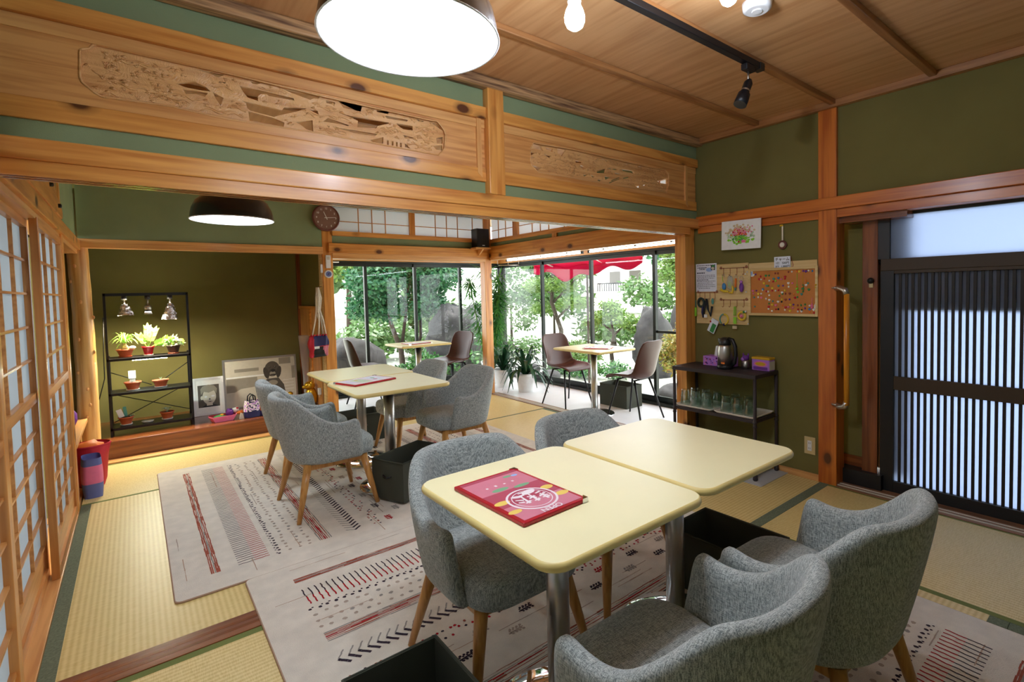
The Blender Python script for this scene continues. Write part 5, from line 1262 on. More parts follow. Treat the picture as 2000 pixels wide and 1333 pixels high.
MB().lathe([(.045, 0), (.062, .03), (.066, .09), (.05, .15), (.036, .18)], seg=24).build('body', 'gold_shiny', t); MB().sphere((-.012, -.01, .21), .052, 16, 10, (1.1, 1, .95)).build('head', 'gold_shiny', t); MB().sphere((-.055, -.02, .2), .026, 12, 8, (1.2, 1, .8)).build('muzzle', 'gold_shiny', t)
for s in (-1, 1): MB().sphere((.01, s*.045, .225), .022, 10, 8, (.8, .6, 1.6)).build('ear', 'gold_shiny', t)
t = thing('wrapped_bouquet', 'dried flowers wrapped in clear film standing in the alcove corner', 'bouquet', (1.487, 6.25, AZ))
MB().lathe([(.02, 0), (.03, .3), (.045, .52), (.06, .75)], seg=14, cap=False).build('wrapping', 'clear_wrap', t)
mb = MB()
for k in range(9): mb.tube([(0, 0, .02), (.008*math.cos(k*2.1), .008*math.sin(k*2.1), .4), (.03*math.cos(k*2.1), .03*math.sin(k*2.1), .66)], [.003, .003, .010], 6)
mb.build('stems', 'rust', t)
t = thing('air_freshener', 'little white plug in air freshener low on the alcove side wall', 'air freshener', (1.52, 5.82, .31)); MB().box((-.02, -.018, -.035), (.012, .018, .04), bev=.006).build('body', 'white_plastic', t); MB().tube([(-.004, 0, -.035), (-.004, 0, -.06)], .005, 8).build('wick', 'print_pale', t)
# ------------------------------------------------------------------ side alcove
t = thing('woven_basket', 'red woven basket on the mat at the end of the paper doors', 'basket', (-.29, 4.95, 0))
MB().lathe([(.07, 0), (.085, .05), (.10, .22), (.115, .30), (.112, .305), (.095, .22), (.08, .05), (.06, .01)], seg=26, cap=False).build('body', 'red', t, subd=0); MB().lathe([(.001, .004), (.07, .002)], seg=20, cap=False).build('base', 'red', t); MB().lathe([(.112, .296), (.120, .303), (.112, .312)], seg=26, cap=False).build('rim', 'red', t)
t = thing('orange_cloth', 'orange cloth bundle sticking out of the red woven basket', 'cloth', (-.30, 4.95, .27)); MB().sphere((0, 0, 0), .085, 14, 8, (1, 1, .75), .3).build('bundle', 'orange', t)
t = thing('woven_bag', 'blue and pink woven bag standing before the red basket', 'bag', (-.275, 4.72, 0), .1)
mb = MB(); mb.grid(lambda u, v: Vector(((.05+.008*math.sin(u*PI))*math.copysign(abs(math.cos(2*PI*v))**.5, math.cos(2*PI*v)), .095*math.copysign(abs(math.sin(2*PI*v))**.5, math.sin(2*PI*v)), .27*u)), 12, 24, closed_v=True)
mb.bm.faces.ensure_lookup_table()
for f in mb.bm.faces:
    c = f.calc_center_median(); f.material_index = 1 if .09 < c.z < .21 and abs(c.x)+abs(c.y) > .07 else 0
mb.build('body', ['bluegrey', 'pink'], t); MB().box((-.045, -.085, 0), (.045, .085, .006)).build('base', 'bluegrey', t)
t = thing('vase', 'dark purple vase on the low side alcove shelf', 'vase', (-.42, 5.35, .386)); MB().lathe([(.03, 0), (.045, .04), (.045, .09), (.022, .13), (.026, .15)], seg=22).build('body', 'purple', t); MB().lathe([(.024, .148), (.028, .152), (.024, .156)], seg=22, cap=False).build('rim', 'navy', t)
t = thing('water_bottle', 'tall pale blue bottle on the low side alcove shelf', 'bottle', (-.47, 5.5, .386)); MB().lathe([(.035, 0), (.037, .3), (.015, .40), (.015, .44)], seg=20).build('body', 'menu_blue', t); MB().lathe([(.017, .44), (.017, .47)], seg=16).build('cap', 'white_plastic', t)
# ------------------------------------------------------------------ serving cart
cx0, cx1, cy0, cy1, cz = 3.235, 3.555, 1.765, 2.455, .735
t = thing('floor_mat', 'thin grey board under the legs of the black cart', 'mat', (3.37, 1.80, .0008)); MB().box((-.19, -.10, 0), (.19, .08, .004), bev=.001).build('sheet', 'mat_grey', t)
t = thing('serving_cart', 'black metal serving cart against the olive wall', 'cart', (0, 0, 0))
for x in (cx0+.012, cx1-.012):
    for y in (cy0+.012, cy1-.012):
        MB().tube([(x, y, .005), (x, y, cz-.005)], .0115, 10).build('leg', 'cart', t)
        mb = MB()
        for z in (.37, .40, .09, .12): mb.lathe([(.0145, z), (.0145, z+.012)], (x, y, 0), 10)
        mb.lathe([(.012, .005), (.017, .012), (.014, .05)], (x, y, 0), 10); mb.build('collar', 'cart', t)
MB().box((cx0, cy0, cz-.028), (cx1, cy1, cz), bev=.003).build('top_shelf', 'cart', t)
MB().box((cx0+.01, cy0+.01, .40), (cx1-.01, cy1-.01, .424)).build('middle_shelf', 'cart', t); MB().box((cx0+.01, cy0+.01, .118), (cx1-.01, cy1-.01, .138)).build('bottom_shelf', 'cart', t)
mb = MB(); 
for y in (cy0+.012, cy1-.012): mb.tube([(cx0+.01, y, .17), (cx1-.01, y, .17)], .005, 6)
mb.build('side_rail', 'cart', t)
def tray(y0, y1, label):
    t = thing('tray', label, 'tray', ((cx0+cx1)/2-.01, (y0+y1)/2, .425), 0, 'cream trays on the cart'); h = (y1-y0)/2; w = .145
    mb = MB(); lv = [(w*.9, h*.92, 0), (w, h, .018), (w*.97, h*.97, .018), (w*.88, h*.9, .005)]; rings = [[mb.bm.verts.new((p[0], p[1], z)) for p in rrect(a, b, .02, 4)] for a, b, z in lv]
    n = len(rings[0]); mb._f(rings[0][::-1]); mb._f(rings[-1])
    for i in range(3):
        for k in range(n): mb._f([rings[i][k], rings[i][(k+1) % n], rings[i+1][(k+1) % n], rings[i+1][k]], True)
    mb.build('dish', 'tray', t)
tray(2.115, 2.435, 'cream tray of upturned glasses, left one on the cart'); tray(1.78, 2.10, 'cream tray of upturned glasses, right one on the cart')
gl = None
rows = [(3.30, 2.38), (3.30, 2.28), (3.30, 2.18), (3.395, 2.36), (3.395, 2.26), (3.395, 2.16), (3.30, 2.03), (3.30, 1.93), (3.30, 1.84), (3.395, 2.01), (3.395, 1.91)]
where = ['front row, leftmost', 'front row, second from the left', 'front row, third from the left', 'back row, leftmost', 'back row, second from the left', 'back row, third from the left', 'front row of the right tray, leftmost', 'front row of the right tray, in the middle', 'front row of the right tray, rightmost', 'back row of the right tray, left', 'back row of the right tray, right']
for (x, y), w_ in zip(rows, where):
    if gl is None:
        gl = thing('tumbler', 'x', 'glass', (x, y, .431), 0, 'upturned glasses on the cart')
        MB().lathe([(.0395, 0), (.041, .004), (.036, .06), (.030, .118), (.0285, .122), (.001, .122)], seg=10, smooth=False, cap=False).build('outer_wall', 'tumbler_glass', gl)
        MB().lathe([(.036, .002), (.033, .06), (.026, .105), (.001, .106)], seg=20, cap=False).build('inner_wall', 'tumbler_glass', gl)
        c = gl
    else: c = dup(gl, (x, y, .431))
    c['label'] = 'clear upturned tumbler on the cart, '+w_
t = thing('thermos_jug', 'steel vacuum jug with a black lid and handle on the cart', 'jug', (3.385, 2.085, cz))
MB().lathe([(.055, 0), (.058, .006), (.058, .02), (.054, .03)], seg=32).build('base_ring', 'black_plastic', t)
MB().lathe([(.054, .02), (.054, .13), (.048, .165), (.043, .178)], seg=32).build('body', 'steel', t)
MB().lathe([(.044, .175), (.044, .195), (.034, .225), (.018, .232)], seg=28).build('lid', 'black_plastic', t)
MB().tube([(.0, -.03, .222), (.0, -.062, .215), (.0, -.084, .17), (.0, -.088, .11), (.0, -.078, .05), (.0, -.052, .025)], [.015, .015, .014, .014, .014, .014], 10).build('handle', 'black_plastic', t)
MB().prism([(-.012, .0), (.012, 0), (0, .022)], 2, .196, .222).build('spout', 'black_plastic', t, loc=(0, .036, 0))
MB().box((-.0555, -.03, .04), (-.0505, .0, .052)).build('sticker', 'orange', t)
t = thing('tissue_box', 'lilac flowered tissue box behind the steel jug', 'tissue box', (3.49, 2.19, cz)); MB().box((-.05, -.12, 0), (.05, .12, .072), bev=.002).build('carton', 'lilac', t)
mb = MB(); rnd = random.Random(2)
for k in range(60): y, z, s = rnd.uniform(-.11, .11), rnd.uniform(.006, .062), rnd.uniform(.004, .008); mb.m(k % 2); mb.poly([(-.0506, y+s*math.cos(a*1.256), z+s*math.sin(a*1.256)) for a in range(5)])
mb.build('flower_print', ['purple', 'pink'], t)
MB().grid(lambda u, v: Vector((.012*math.sin(v*5+u*2), .012+(.03+.012*u)*(v-.5)*2*(1-.2*u), .07+.085*u*(1-.25*abs(v-.6)))), 8, 8); mb = MB(); mb.grid(lambda u, v: Vector((.014*math.sin(v*5+u*2), .012+(.03+.012*u)*(v-.5)*2*(1-.2*u), .07+.085*u*(1-.25*abs(v-.6)))), 8, 8); mb.build('tissue', 'white', t, solid=.001)
t = thing('animal_figurine', 'small purple and silver animal figurine on the cart', 'figurine', (3.48, 1.975, cz)); MB().lathe([(.026, 0), (.032, .02), (.027, .055), (.018, .065)], seg=20).build('body', 'steel', t); MB().sphere((0, 0, .078), .024, 14, 10, (1.1, 1.1, .9)).build('head', 'purple', t); MB().sphere((-.02, .012, .07), .013, 10, 8).build('muzzle', 'lilac', t)
for s in (-1, 1): MB().sphere((.004, s*.02, .1), .008, 8, 6, (.8, .8, 1.8)).build('ear', 'purple', t)
t = thing('sweets_tin', 'purple tin with a gold lid at the right end of the cart', 'tin', (3.49, 1.845, cz), -.06); MB().box((-.035, -.068, 0), (.035, .068, .082), bev=.004).build('tin_body', 'lilac', t); MB().box((-.037, -.07, .078), (.037, .07, .096), bev=.004).build('lid', 'gold', t)
F = Flat(face_mtx((-.0362, 0, .04), (0, -1, 0), (0, 0, 1))); F.rect(-.062, -.036, .062, .034, 3); F.rect(-.055, -.034, .055, -.012, 1); F.ell(0, .008, .05, .02, 2); F.ell(0, .008, .04, .013, 0); F.mb.build('printed_label', ['gold', 'purple', 'pink', 'lilac'], t)
MB().box((-.034, -.0695, .008), (.034, -.0685, .07)).build('side_label', 'print_pale', t)
# ------------------------------------------------------------------ things on the olive wall (facing -X)
WX = 3.579
def wall_m(x, y, z): return face_mtx((x, y, z), (0, -1, 0), (0, 0, 1))
def onwall(name, label, cat, y, z, group=None, x=WX, kind=None): return thing(name, label, cat, (x, y, z), 0, group, kind)
# flower picture
t = onwall('flower_picture', 'white bordered picture of pink flowers, tilted high on the olive wall', 'picture', 2.035, 1.730, x=3.53)
M4 = Matrix.Rotation(.02, 4, 'X')
MB().box((-.004, -.158, -.108), (.004, .158, .108), bev=.001, mat4=M4).build('board', 'print_white', t)
F = Flat(Matrix.Translation((-.0045, 0, 0)) @ M4 @ face_mtx((0, 0, 0), (0, -1, 0), (0, 0, 1))); rnd = random.Random(12)

for k in range(420):
    x, y = rnd.gauss(0, .046), rnd.gauss(.0, .028); r = rnd.uniform(.004, .009)
    if abs(x) > .112 or abs(y) > .066: continue
    if k < 200: F.ell(x*1.15, y*1.15, r*1.5, r*1.2, 1 if y > .012 else (8 if y > -.02 else 2), 7)
    else: F.ell(x*.85, y*.8, r*.9, r*rnd.uniform(.5, .9), (3 if rnd.random() < .55 else (4 if rnd.random() < .5 else 9)) if y > -.008 else (5 if rnd.random() < .4 else 2), 6)
for x, y, r, m_ in ((.065, -.01, .014, 6), (.075, .006, .010, 6), (.02, -.05, .012, 3), (-.012, -.052, .008, 4), (.035, -.052, .010, 7), (.093, .055, .006, 7)): F.ell(x, y, r, r, m_, 10)
F.mb.build('print', ['print_pale', 'peg', 'lime', 'pink', 'red', 'green', 'menu_white', 'pink', 'leaf_silver', 'orange'], t)
# round wooden charm on a ribbon
t = onwall('hanging_charm', 'round wooden charm on a cream ribbon beside the flower picture', 'ornament', 1.738, 1.63, x=3.572)
MB().lathe([(.001, 0), (.03, 0), (.032, .004), (.03, .010), (.001, .012)], seg=24, mat4=Matrix.Rotation(-PI/2, 4, 'Y')).build('disc', 'clock_rim', t)
MB().lathe([(.001, .012), (.018, .012), (.016, .016), (.001, .017)], seg=20, mat4=Matrix.Rotation(-PI/2, 4, 'Y')).build('inlay', 'tray', t)
MB().box((-.006, -.005, .03), (-.003, .005, .135)).build('ribbon', 'rope', t); MB().box((-.008, -.006, .13), (.0, .02, .142), bev=.002).build('hook', 'gold', t)
# boards
t = onwall('pegboard', 'pale wooden board with wire hook rails on the olive wall', 'board', 2.225, 1.285, x=WX)
MB().box((-.012, -.227, -.235), (0, .227, .235), bev=.002).build('panel', 'pale_board', t)
t = onwall('backing_plank', 'pale plank showing above the cork board', 'plank', 1.748, 1.487, x=WX); MB().box((-.010, -.245, -.10), (0, .245, .025)).build('board', 'pale_board', t)
t = onwall('cork_board', 'wood framed cork board full of tiny charms', 'cork board', 1.74, 1.298, x=WX-.010)
hy, hz = .249, .172
MB().box((-.010, -hy+.01, -hz+.01), (0, hy-.01, hz-.01)).build('cork', 'cork', t)
for nm, a, b in (('frame_side', (-.022, -hy, -hz), (0, -hy+.018, hz)), ('frame_side', (-.022, hy-.018, -hz), (0, hy, hz)), ('frame_top', (-.022, -hy+.018, hz-.018), (0, hy-.018, hz)), ('frame_bottom', (-.022, -hy+.018, -hz), (0, hy-.018, -hz+.018))):
    MB().box(a, b, bev=.002).build(nm, 'pale_board', t)
# charms
CC = dict(r=('red', 'red'), p=('pink', 'pink'), w=('white', 'white'), y=('yellow', 'yellow'), o=('orange', 'orange'), v=('purple', 'purple'), n=('rust', 'brown'), g=('green', 'green'), l=('lime', 'lime green'), t=('teal', 'teal'), b=('blue', 'blue'), k=('blackcloth', 'black'))
proto = {}
for i, (y, z, c) in enumerate(CHARMS):
    if c == 'card': continue
    mname, cname = CC[c]; x = WX-.0235
    kind_ = (i*7) % 3
    key = (c, kind_)
    lab = 'tiny %s charm pinned on the cork board' % cname
    if key not in proto:
        tt = thing('charm', lab, 'charm', (x, y, z), 0, 'charms on the cork board')
        r = .0065 if kind_ else .0085
        if kind_ == 1: MB().lathe([(.001, -.002), (r, -.002), (r*1.05, .001), (r*.6, .004), (.001, .004)], seg=12, mat4=Matrix.Rotation(-PI/2, 4, 'Y')).build('bead', mname, tt)
        elif kind_ == 2: MB().sphere((0, 0, 0), r, 8, 6, (.7, 1, 1.2)).build('bead', mname, tt)
        else: MB().sphere((0, r*.4, 0), r*.75, 8, 6, (.6, 1, 1)).sphere((0, -r*.4, 0), r*.75, 8, 6, (.6, 1, 1)).sphere((0, 0, -r*.6), r*.7, 8, 6, (.6, 1, 1)).build('bead', mname, tt)
        MB().tube([(0, 0, r*.8), (.002, 0, r*1.6+.004)], .0009, 5).sphere((.003, 0, r*1.6+.005), .0022, 6, 4).build('pin', 'gold', tt)
        proto[key] = tt
    else: dup(proto[key], (x, y, z))
for nm, lab, y, z, zt, m_, m2 in (('tassel_charm', 'lime green tasselled charm hanging on the cork board', 1.632, 1.335, 1.425, 'lime', 'orange'), ('tassel_charm', 'dark green and orange charm hanging on the cork board', 1.592, 1.335, 1.425, 'green', 'orange'), ('tassel_charm', 'gold ring charm on a long cord at the right edge of the cork board', 1.504, 1.345, 1.435, 'gold', 'gold'),
                            ('tassel_charm', 'pink tassel at the lower right of the cork board', 1.532, 1.205, 1.255, 'pink', 'pink'), ('tassel_charm', 'white tassel at the lower right of the cork board', 1.509, 1.205, 1.26, 'white', 'white')):
    tt = thing(nm, lab, 'charm', (WX-.024, y, z)); MB().tube([(0, 0, .008), (.002, 0, zt-z)], .0016, 5).build('cord', m_ if m_ != 'green' else 'gold', tt)
    MB().lathe([(.002, .012), (.005, .006), (.009, -.018), (.0095, -.024), (.001, -.024)], seg=10).build('tassel', m_, tt); MB().sphere((-.008, 0, -.004), .0065, 8, 6).build('bead', m2, tt)
tt = onwall('charm_card', 'little white tag pinned at the top left of the cork board', 'tag', 1.965, 1.437, x=WX-.022); MB().box((-.001, -.009, -.024), (.001, .009, .024)).build('card', 'white', tt); MB().box((-.0015, -.005, -.015), (-.001, .005, .012)).build('print', 'menu_blue', tt)
# price sign
t = onwall('price_sign', 'white price card standing on top of the cork board', 'sign', 1.737, 1.505, x=WX-.018)
MB().box((-.002, -.058, -.042), (0, .058, .042)).build('card', 'paper', t)
F = Flat(wall_m(-.0023, 0, 0)); F.text('チャーム', 0, .022, .026, 'ink', 0, bold=.0005); F.text('1個   500円', 0, -.004, .020, 'ink', 0, bold=.0004); F.text('3個  1,000円', .002, -.029, .020, 'ink', 0, bold=.0004)
F.mb.build('lettering', 'print_black', t); MB().tube([(-.001, -.058, .04), (.004, -.075, -.02), (.004, -.07, -.035)], .0012, 5).build('red_string', 'red', t)
# notice
t = onwall('notice_sheet', 'printed white notice sheet pinned on the pale board', 'notice', 2.358, 1.42, x=WX-.0135)
MB().box((-.001, -.095, -.112), (0, .095, .112)).build('sheet', 'paper', t)
F = Flat(wall_m(-.0012, 0, 0)); rnd = random.Random(6)
for y, x0, x1, h in ((.098, -.085, .085, .003), (.08, -.08, .01, .004), (.068, -.06, -.005, .004), (.038, -.085, -.01, .005), (.018, -.085, .08, .002), (.006, -.085, .085, .002), (-.006, -.08, .075, .002), (-.018, -.085, .02, .003), (-.03, -.085, .085, .002), (-.044, -.08, .06, .002), (-.058, -.085, .08, .002), (-.072, -.085, .085, .002), (-.086, -.07, .04, .002)):
    x = x0
    while x < x1: L_ = rnd.uniform(.006, .02); F.rect(x, y-h, min(x+L_, x1), y+h, 0); x += L_+.004
F.ell(.03, .062, .03, .016, 4); F.rect(.045, .058, .082, .098, 1); F.ell(.062, .072, .014, .012, 2); F.ell(.066, .09, .014, .008, 3)
F.mb.build('print', ['ink', 'print_black', 'print_pale', 'green', 'menu_blue'], t)
# hook rails and what hangs on them
def hookrail(y0, y1, z, label):
    t = onwall('hook_rail', label, 'hook rail', (y0+y1)/2, z, 'scrolled wire hook rails', x=WX-.016); h = abs(y1-y0)/2
    MB().tube([(0, -h, 0), (0, h, 0)], .0022, 6).build('bar', 'rust', t)
    for s in (-1, 1):
        MB().tube([(0, s*(h-.012)+.010*math.cos(a)*(1-a/14), .010*math.sin(a)*(1-a/14)*1.3+.004) for a in [q*.6 for q in range(18)]], .0016, 5).build('scroll', 'rust', t)
        MB().sphere((-.001, s*(h-.035), 0), .005, 8, 6).build('boss', 'rust', t)
    for k in range(4):
        y = -h*.72+h*.48*k; MB().tube([(0, y, 0), (0, y, -.035), (-.002, y, -.05), (-.010, y+.002, -.055), (-.014, y+.004, -.046)], .0018, 5).build('hook', 'rust', t)
hookrail(2.235, 1.998, 1.485, 'wire hook rail at the upper right of the pale board')
hookrail(2.445, 2.25, 1.301, 'wire hook rail below the printed notice')
hookrail(2.237, 1.998, 1.24, 'wire hook rail at the lower right of the pale board')
def goods(name, label, cat, y, z, parts): 
    t = onwall(name, label, cat, y, z, 'small goods hanging from the hook rails', x=WX-.034)
    for nm, mb, m_ in parts: mb.build(nm, m_, t)
ringp = lambda R_, r_, z0=0, sy=1.0: MB().tube([(0, R_*math.cos(2*PI*k/20)*sy, z0+R_*math.sin(2*PI*k/20)) for k in range(21)], r_, 6)
goods('keyring', 'blue and silver keyring toy on the upper right rail', 'keyring', 2.19, 1.40, [('cord', MB().tube([(0, .012, .035), (0, .006, -.02)], .002, 5), 'lime'), ('body', MB().sphere((0, -.002, -.055), .021, 12, 8, (.5, .8, 1.3)), 'blue'), ('ring', ringp(.010, .0015, .03), 'steel')])
goods('toy_banana', 'yellow banana shaped toy on the upper right rail', 'toy', 2.165, 1.312, [('body', MB().tube([(0, .055, .01), (0, .02, -.004), (0, -.015, -.006)], [.009, .011, .006], 8), 'yellow')])
goods('wrapped_goods', 'clear wrapped green and yellow trinket on the upper right rail', 'trinket', 2.135, 1.375, [('film', MB().sphere((0, 0, 0), .034, 12, 8, (.35, .8, 1.6), .25), 'clear_wrap'), ('content', MB().sphere((0, .004, -.012), .018, 10, 8, (.5, .7, 1.4)), 'lime'), ('clip', MB().sphere((0, 0, .045), .009, 8, 6), 'steel'), ('yellow_loop', MB().tube([(0, -.012, -.01), (0, -.024, -.05), (0, -.016, -.08), (0, .008, -.078)], .007, 8), 'yellow')])
goods('pen_keyring', 'orange stick keyring on the upper right rail', 'keyring', 2.087, 1.375, [('stick', MB().tube([(0, 0, .03), (0, .004, -.04)], .0075, 8), 'orange'), ('tip', MB().tube([(0, .004, -.04), (0, .005, -.062)], [.008, .006], 8), 'teal'), ('ring', ringp(.011, .0018, .04), 'steel')])
goods('keyring', 'purple plush keyring at the right end of the upper right rail', 'keyring', 2.042, 1.36, [('body', MB().sphere((0, 0, -.025), .024, 12, 8, (.5, .75, 1.5), .15), 'purple'), ('head', MB().sphere((0, .002, .018), .013, 10, 8, (.7, 1, .8)), 'lilac'), ('ring', ringp(.013, .0018, .045), 'steel')])
goods('screwdriver', 'lime green handled tool on the rail below the notice', 'tool', 2.446, 1.16, [('shaft', MB().tube([(0, 0, .08), (0, 0, .0)], .003, 6), 'teal'), ('handle', MB().tube([(0, 0, .02), (0, 0, -.05)], [.009, .010], 10), 'lime')])
goods('coiled_leash', 'dark green coiled cord on the rail below the notice', 'leash', 2.395, 1.19, [('coil', ringp(.033, .010, .03, .8), 'dkblind'), ('ends', MB().tube([(0, -.015, 0), (0, -.01, -.05), (0, -.022, -.085)], .008, 8), 'navy')])
goods('leather_strap', 'dark folded straps on the rail below the notice', 'strap', 2.345, 1.17, [('strap', MB().tube([(0, .0, .08), (0, .02, .0), (0, .032, -.07)], .008, 8), 'blackcloth'), ('strap', MB().tube([(0, .0, .08), (0, -.012, .0), (0, -.036, -.055), (0, -.05, .02)], .009, 8), 'blackcloth'), ('tag', MB().box((-.012, -.012, -.07), (-.01, .016, -.045)), 'white')])
goods('carded_goods', 'white and green packet hanging below the pale board', 'packet', 2.285, 1.035, [('packet', MB().box((-.006, -.032, -.055), (.002, .032, .055), mat4=Matrix.Rotation(.45, 4, 'X')), 'paper'), ('print', MB().box((-.0075, -.026, -.05), (-.006, .01, .02), mat4=Matrix.Rotation(.45, 4, 'X')), 'green'), ('logo_spot', MB().sphere((-.006, .02, .035), .008, 8, 6, (.2, 1, 1)), 'red')])
goods('clip_charm', 'small teal clip on the rail below the notice', 'clip', 2.289, 1.23, [('body', MB().sphere((0, 0, 0), .014, 10, 8, (.4, .8, 1.8)), 'teal')])
goods('bangle', 'yellow and teal bangle hanging at the bottom of the pale board', 'bangle', 2.19, 1.09, [('hoop', MB().tube([(0, .036*math.cos(a), .04*math.sin(a)) for a in [PI/2+q*PI/10 for q in range(11)]], .006, 8), 'yellow'), ('hoop_end', MB().tube([(0, .036*math.cos(a), .04*math.sin(a)) for a in [PI/2-q*PI/10 for q in range(9)]], .005, 8), 'teal'), ('bead', MB().sphere((0, .0, -.042), .011, 10, 8), 'navy')])
goods('luggage_strap', 'bright green strap on the lower right rail', 'strap', 2.097, 1.12, [('strap', MB().tube([(0, .006, .07), (0, .008, 0)], .004, 6).tube([(0, -.006, .07), (0, -.006, 0)], .004, 6), 'lime'), ('tab', MB().box((-.003, -.013, -.062), (.003, .013, -.01), bev=.002), 'lime'), ('wood_tag', MB().box((-.003, -.016, -.10), (.003, .02, -.078)), 'peg')])
goods('yellow_wreath', 'yellow ring with small beads on the lower right rail', 'ring', 2.04, 1.12, [('hoop', ringp(.030, .007), 'yellow'), ('bead', MB().sphere((-.006, .0, .0), .012, 10, 8), 'pink'), ('flower', MB().sphere((-.008, -.022, .03), .010, 10, 8), 'green'), ('flower', MB().sphere((-.008, -.036, .034), .008, 10, 8), 'white')])
for y, z in ((1.99, 1.45), (2.005, 1.435), (1.985, 1.06), (2.0, 1.30)):
    o = MB().sphere((0, 0, 0), .006, 8, 6, (.7, 1, 1)).build('push_pin', 'white_plastic', None, (WX-.015, y+.015, z)); tag(o, 'white push pin at the right edge of the pale board', 'pin', 'white push pins')
# outlet, grab bar, hook
t = onwall('wall_outlet', 'cream electrical outlet low on the olive wall', 'outlet', 1.556, .23, x=WX)
MB().box((-.006, -.037, -.06), (.001, .037, .06), bev=.002).build('plate', 'cream_plastic', t); MB().box((-.010, -.014, -.035), (-.006, .014, .035), bev=.001).build('socket', 'white_plastic', t)
for z in (-.018, .018):
    for y in (-.005, .005): MB().box((-.0105, y-.001, z-.006), (-.010, y+.001, z+.006)).build('slot', 'black_plastic', t)
t = onwall('grab_bar', 'vertical wooden grab bar on the post beside the entrance', 'grab bar', 1.325, .93, x=3.555)
MB().tube([(-.055, -.03, -.365), (-.055, -.03, .35)], .0165, 14).build('bar', 'grip_wood', t)
for s in (-1, 1): MB().tube([(.0, .055, s*.385), (-.03, .02, s*.388), (-.05, -.018, s*.375), (-.055, -.03, s*.345)], [.015, .0165, .018, .018], 12).lathe([(.026, 0), (.026, .01)], (0, .055, s*.385), 14).build('bracket', 'steel', t)
t = onwall('door_knob', 'round dark knob on the post beside the entrance door', 'knob', 1.222, 1.36, x=3.70); MB().sphere((-.012, 0, 0), .020, 14, 10).build('ball', 'dark_steel', t); MB().box((-.008, -.012, -.045), (0, .012, -.015), bev=.002).build('plate', 'cream_plastic', t)
# ------------------------------------------------------------------ veranda plants
def planter(t, r, h, mat='ceramic'):
    MB().lathe([(r*.72, 0), (r*.74, .012), (r*.78, .03), (r*.76, .035), (r*.93, h-.045), (r*.99, h-.04), (r*1.02, h), (r*.93, h), (r*.9, h-.03)], seg=36, cap=False).build('pot', mat, t)
    MB().lathe([(.001, h-.035), (r*.91, h-.035)], seg=28, cap=False).build('soil', 'soil', t)
def clivia(x, y, label, seed, n=36, r=.135, h=.25):
    t = thing('strap_leaf_plant', label, 'potted plant', (x, y, 0), 0, 'strap leaf plants in white pots'); planter(t, r, h)
    rnd = random.Random(seed); mb = MB()
    for k in range(n):
        az = k*2.4+rnd.uniform(-.3, .3); u = k/n
        blade(mb, (rnd.uniform(-.02, .02), rnd.uniform(-.02, .02), h-.03), az, rnd.uniform(.40, .56)*(1-.35*u), rnd.uniform(.024, .031), .16+.26*u, .36*(1-u)**1.1+.04, 13, .35)
    mb.build('foliage', 'leaf_clivia', t, subd=0)
clivia(4.03, 5.46, 'strap leaf plant in a white pot, the nearest one on the right veranda', 3)
clivia(4.02, 5.98, 'strap leaf plant in a white pot standing behind the nearest one', 9, 32)
t = thing('tall_plant', 'tall feathery leaved plant in a white pot behind the veranda corner post', 'potted plant', (4.10, 6.38, 0)); planter(t, .17, .32)
rnd = random.Random(21); mb = MB(); st = MB()
for (dx_, dy_, hh) in ((-.30, .10, 1.55), (.06, -.15, 1.6), (.18, .02, 1.35), (-.02, .12, 1.7), (.0, -.22, 1.3)):
    st.tube([(dx_*.2, dy_*.2, .27), (dx_*.6, dy_*.6, .8), (dx_, dy_, hh)], [.012, .009, .005], 8)
    for k in range(300):
        z = hh-rnd.random()**1.3*.95; c = Vector((dx_*z/hh+rnd.uniform(-.03, .03), dy_*z/hh+rnd.uniform(-.03, .03), z)); az = rnd.uniform(0, 2*PI); el = rnd.uniform(-.9, .5)
        leaf(mb, c, (math.cos(az)*math.cos(el), math.sin(az)*math.cos(el), math.sin(el)), (0, 0, 1), rnd.uniform(.18, .32), .013)
st.build('stems', 'leaf_light', t); mb.build('foliage', 'leaf_feather', t)
# ------------------------------------------------------------------ garden
GZ = -.45
mb = MB(); 
def gr(u, v):
    x = 4.8+u*26 if False else -6+u*46; y = -6+v*46
    d = max(x-9, y-11, 0); return Vector((x, y, GZ+.05*noise.noise(Vector((x*.5, y*.5, 0)))+.06*d+.004*d*d))
mb.grid(gr, 60, 60); struct(mb, 'ground', 'gravel', 'pale garden ground outside the windows', 'ground')
def leafcloud(mb, centers, n, L, w, rnd, flat=.6):
    for c, r in centers:
        for k in range(int(n*r*r*4)):
            d = Vector((rnd.gauss(0, 1), rnd.gauss(0, 1), rnd.gauss(0, 1))).normalized()
            p = Vector(c)+Vector((d.x*r, d.y*r, d.z*r*flat))*(rnd.random()**.35)
            q = Vector((rnd.gauss(0, 1), rnd.gauss(0, 1), rnd.gauss(0, .7))).normalized(); leaf(mb, p, q, d+Vector((0, 0, .3)), L*rnd.uniform(.7, 1.3), w*rnd.uniform(.7, 1.2))
def tree(name, label, x, y, trunks, centers, mat, n, L, w, seed, group=None, flat=.6, z0=GZ):
    t = thing(name, label, 'tree' if 'tree' in name else 'shrub', (x, y, z0), 0, group); rnd = random.Random(seed)
    if trunks:
        mb = MB()
        for pts, r0 in trunks: mb.tube(pts, [r0*(1-.6*i/(len(pts)-1)) for i in range(len(pts))], 9)
        mb.build('trunk', 'trunk', t)
    mb = MB(); leafcloud(mb, centers, n, L, w, rnd, flat); mb.build('foliage', mat, t); return t
G_TR = 'trees in the garden'
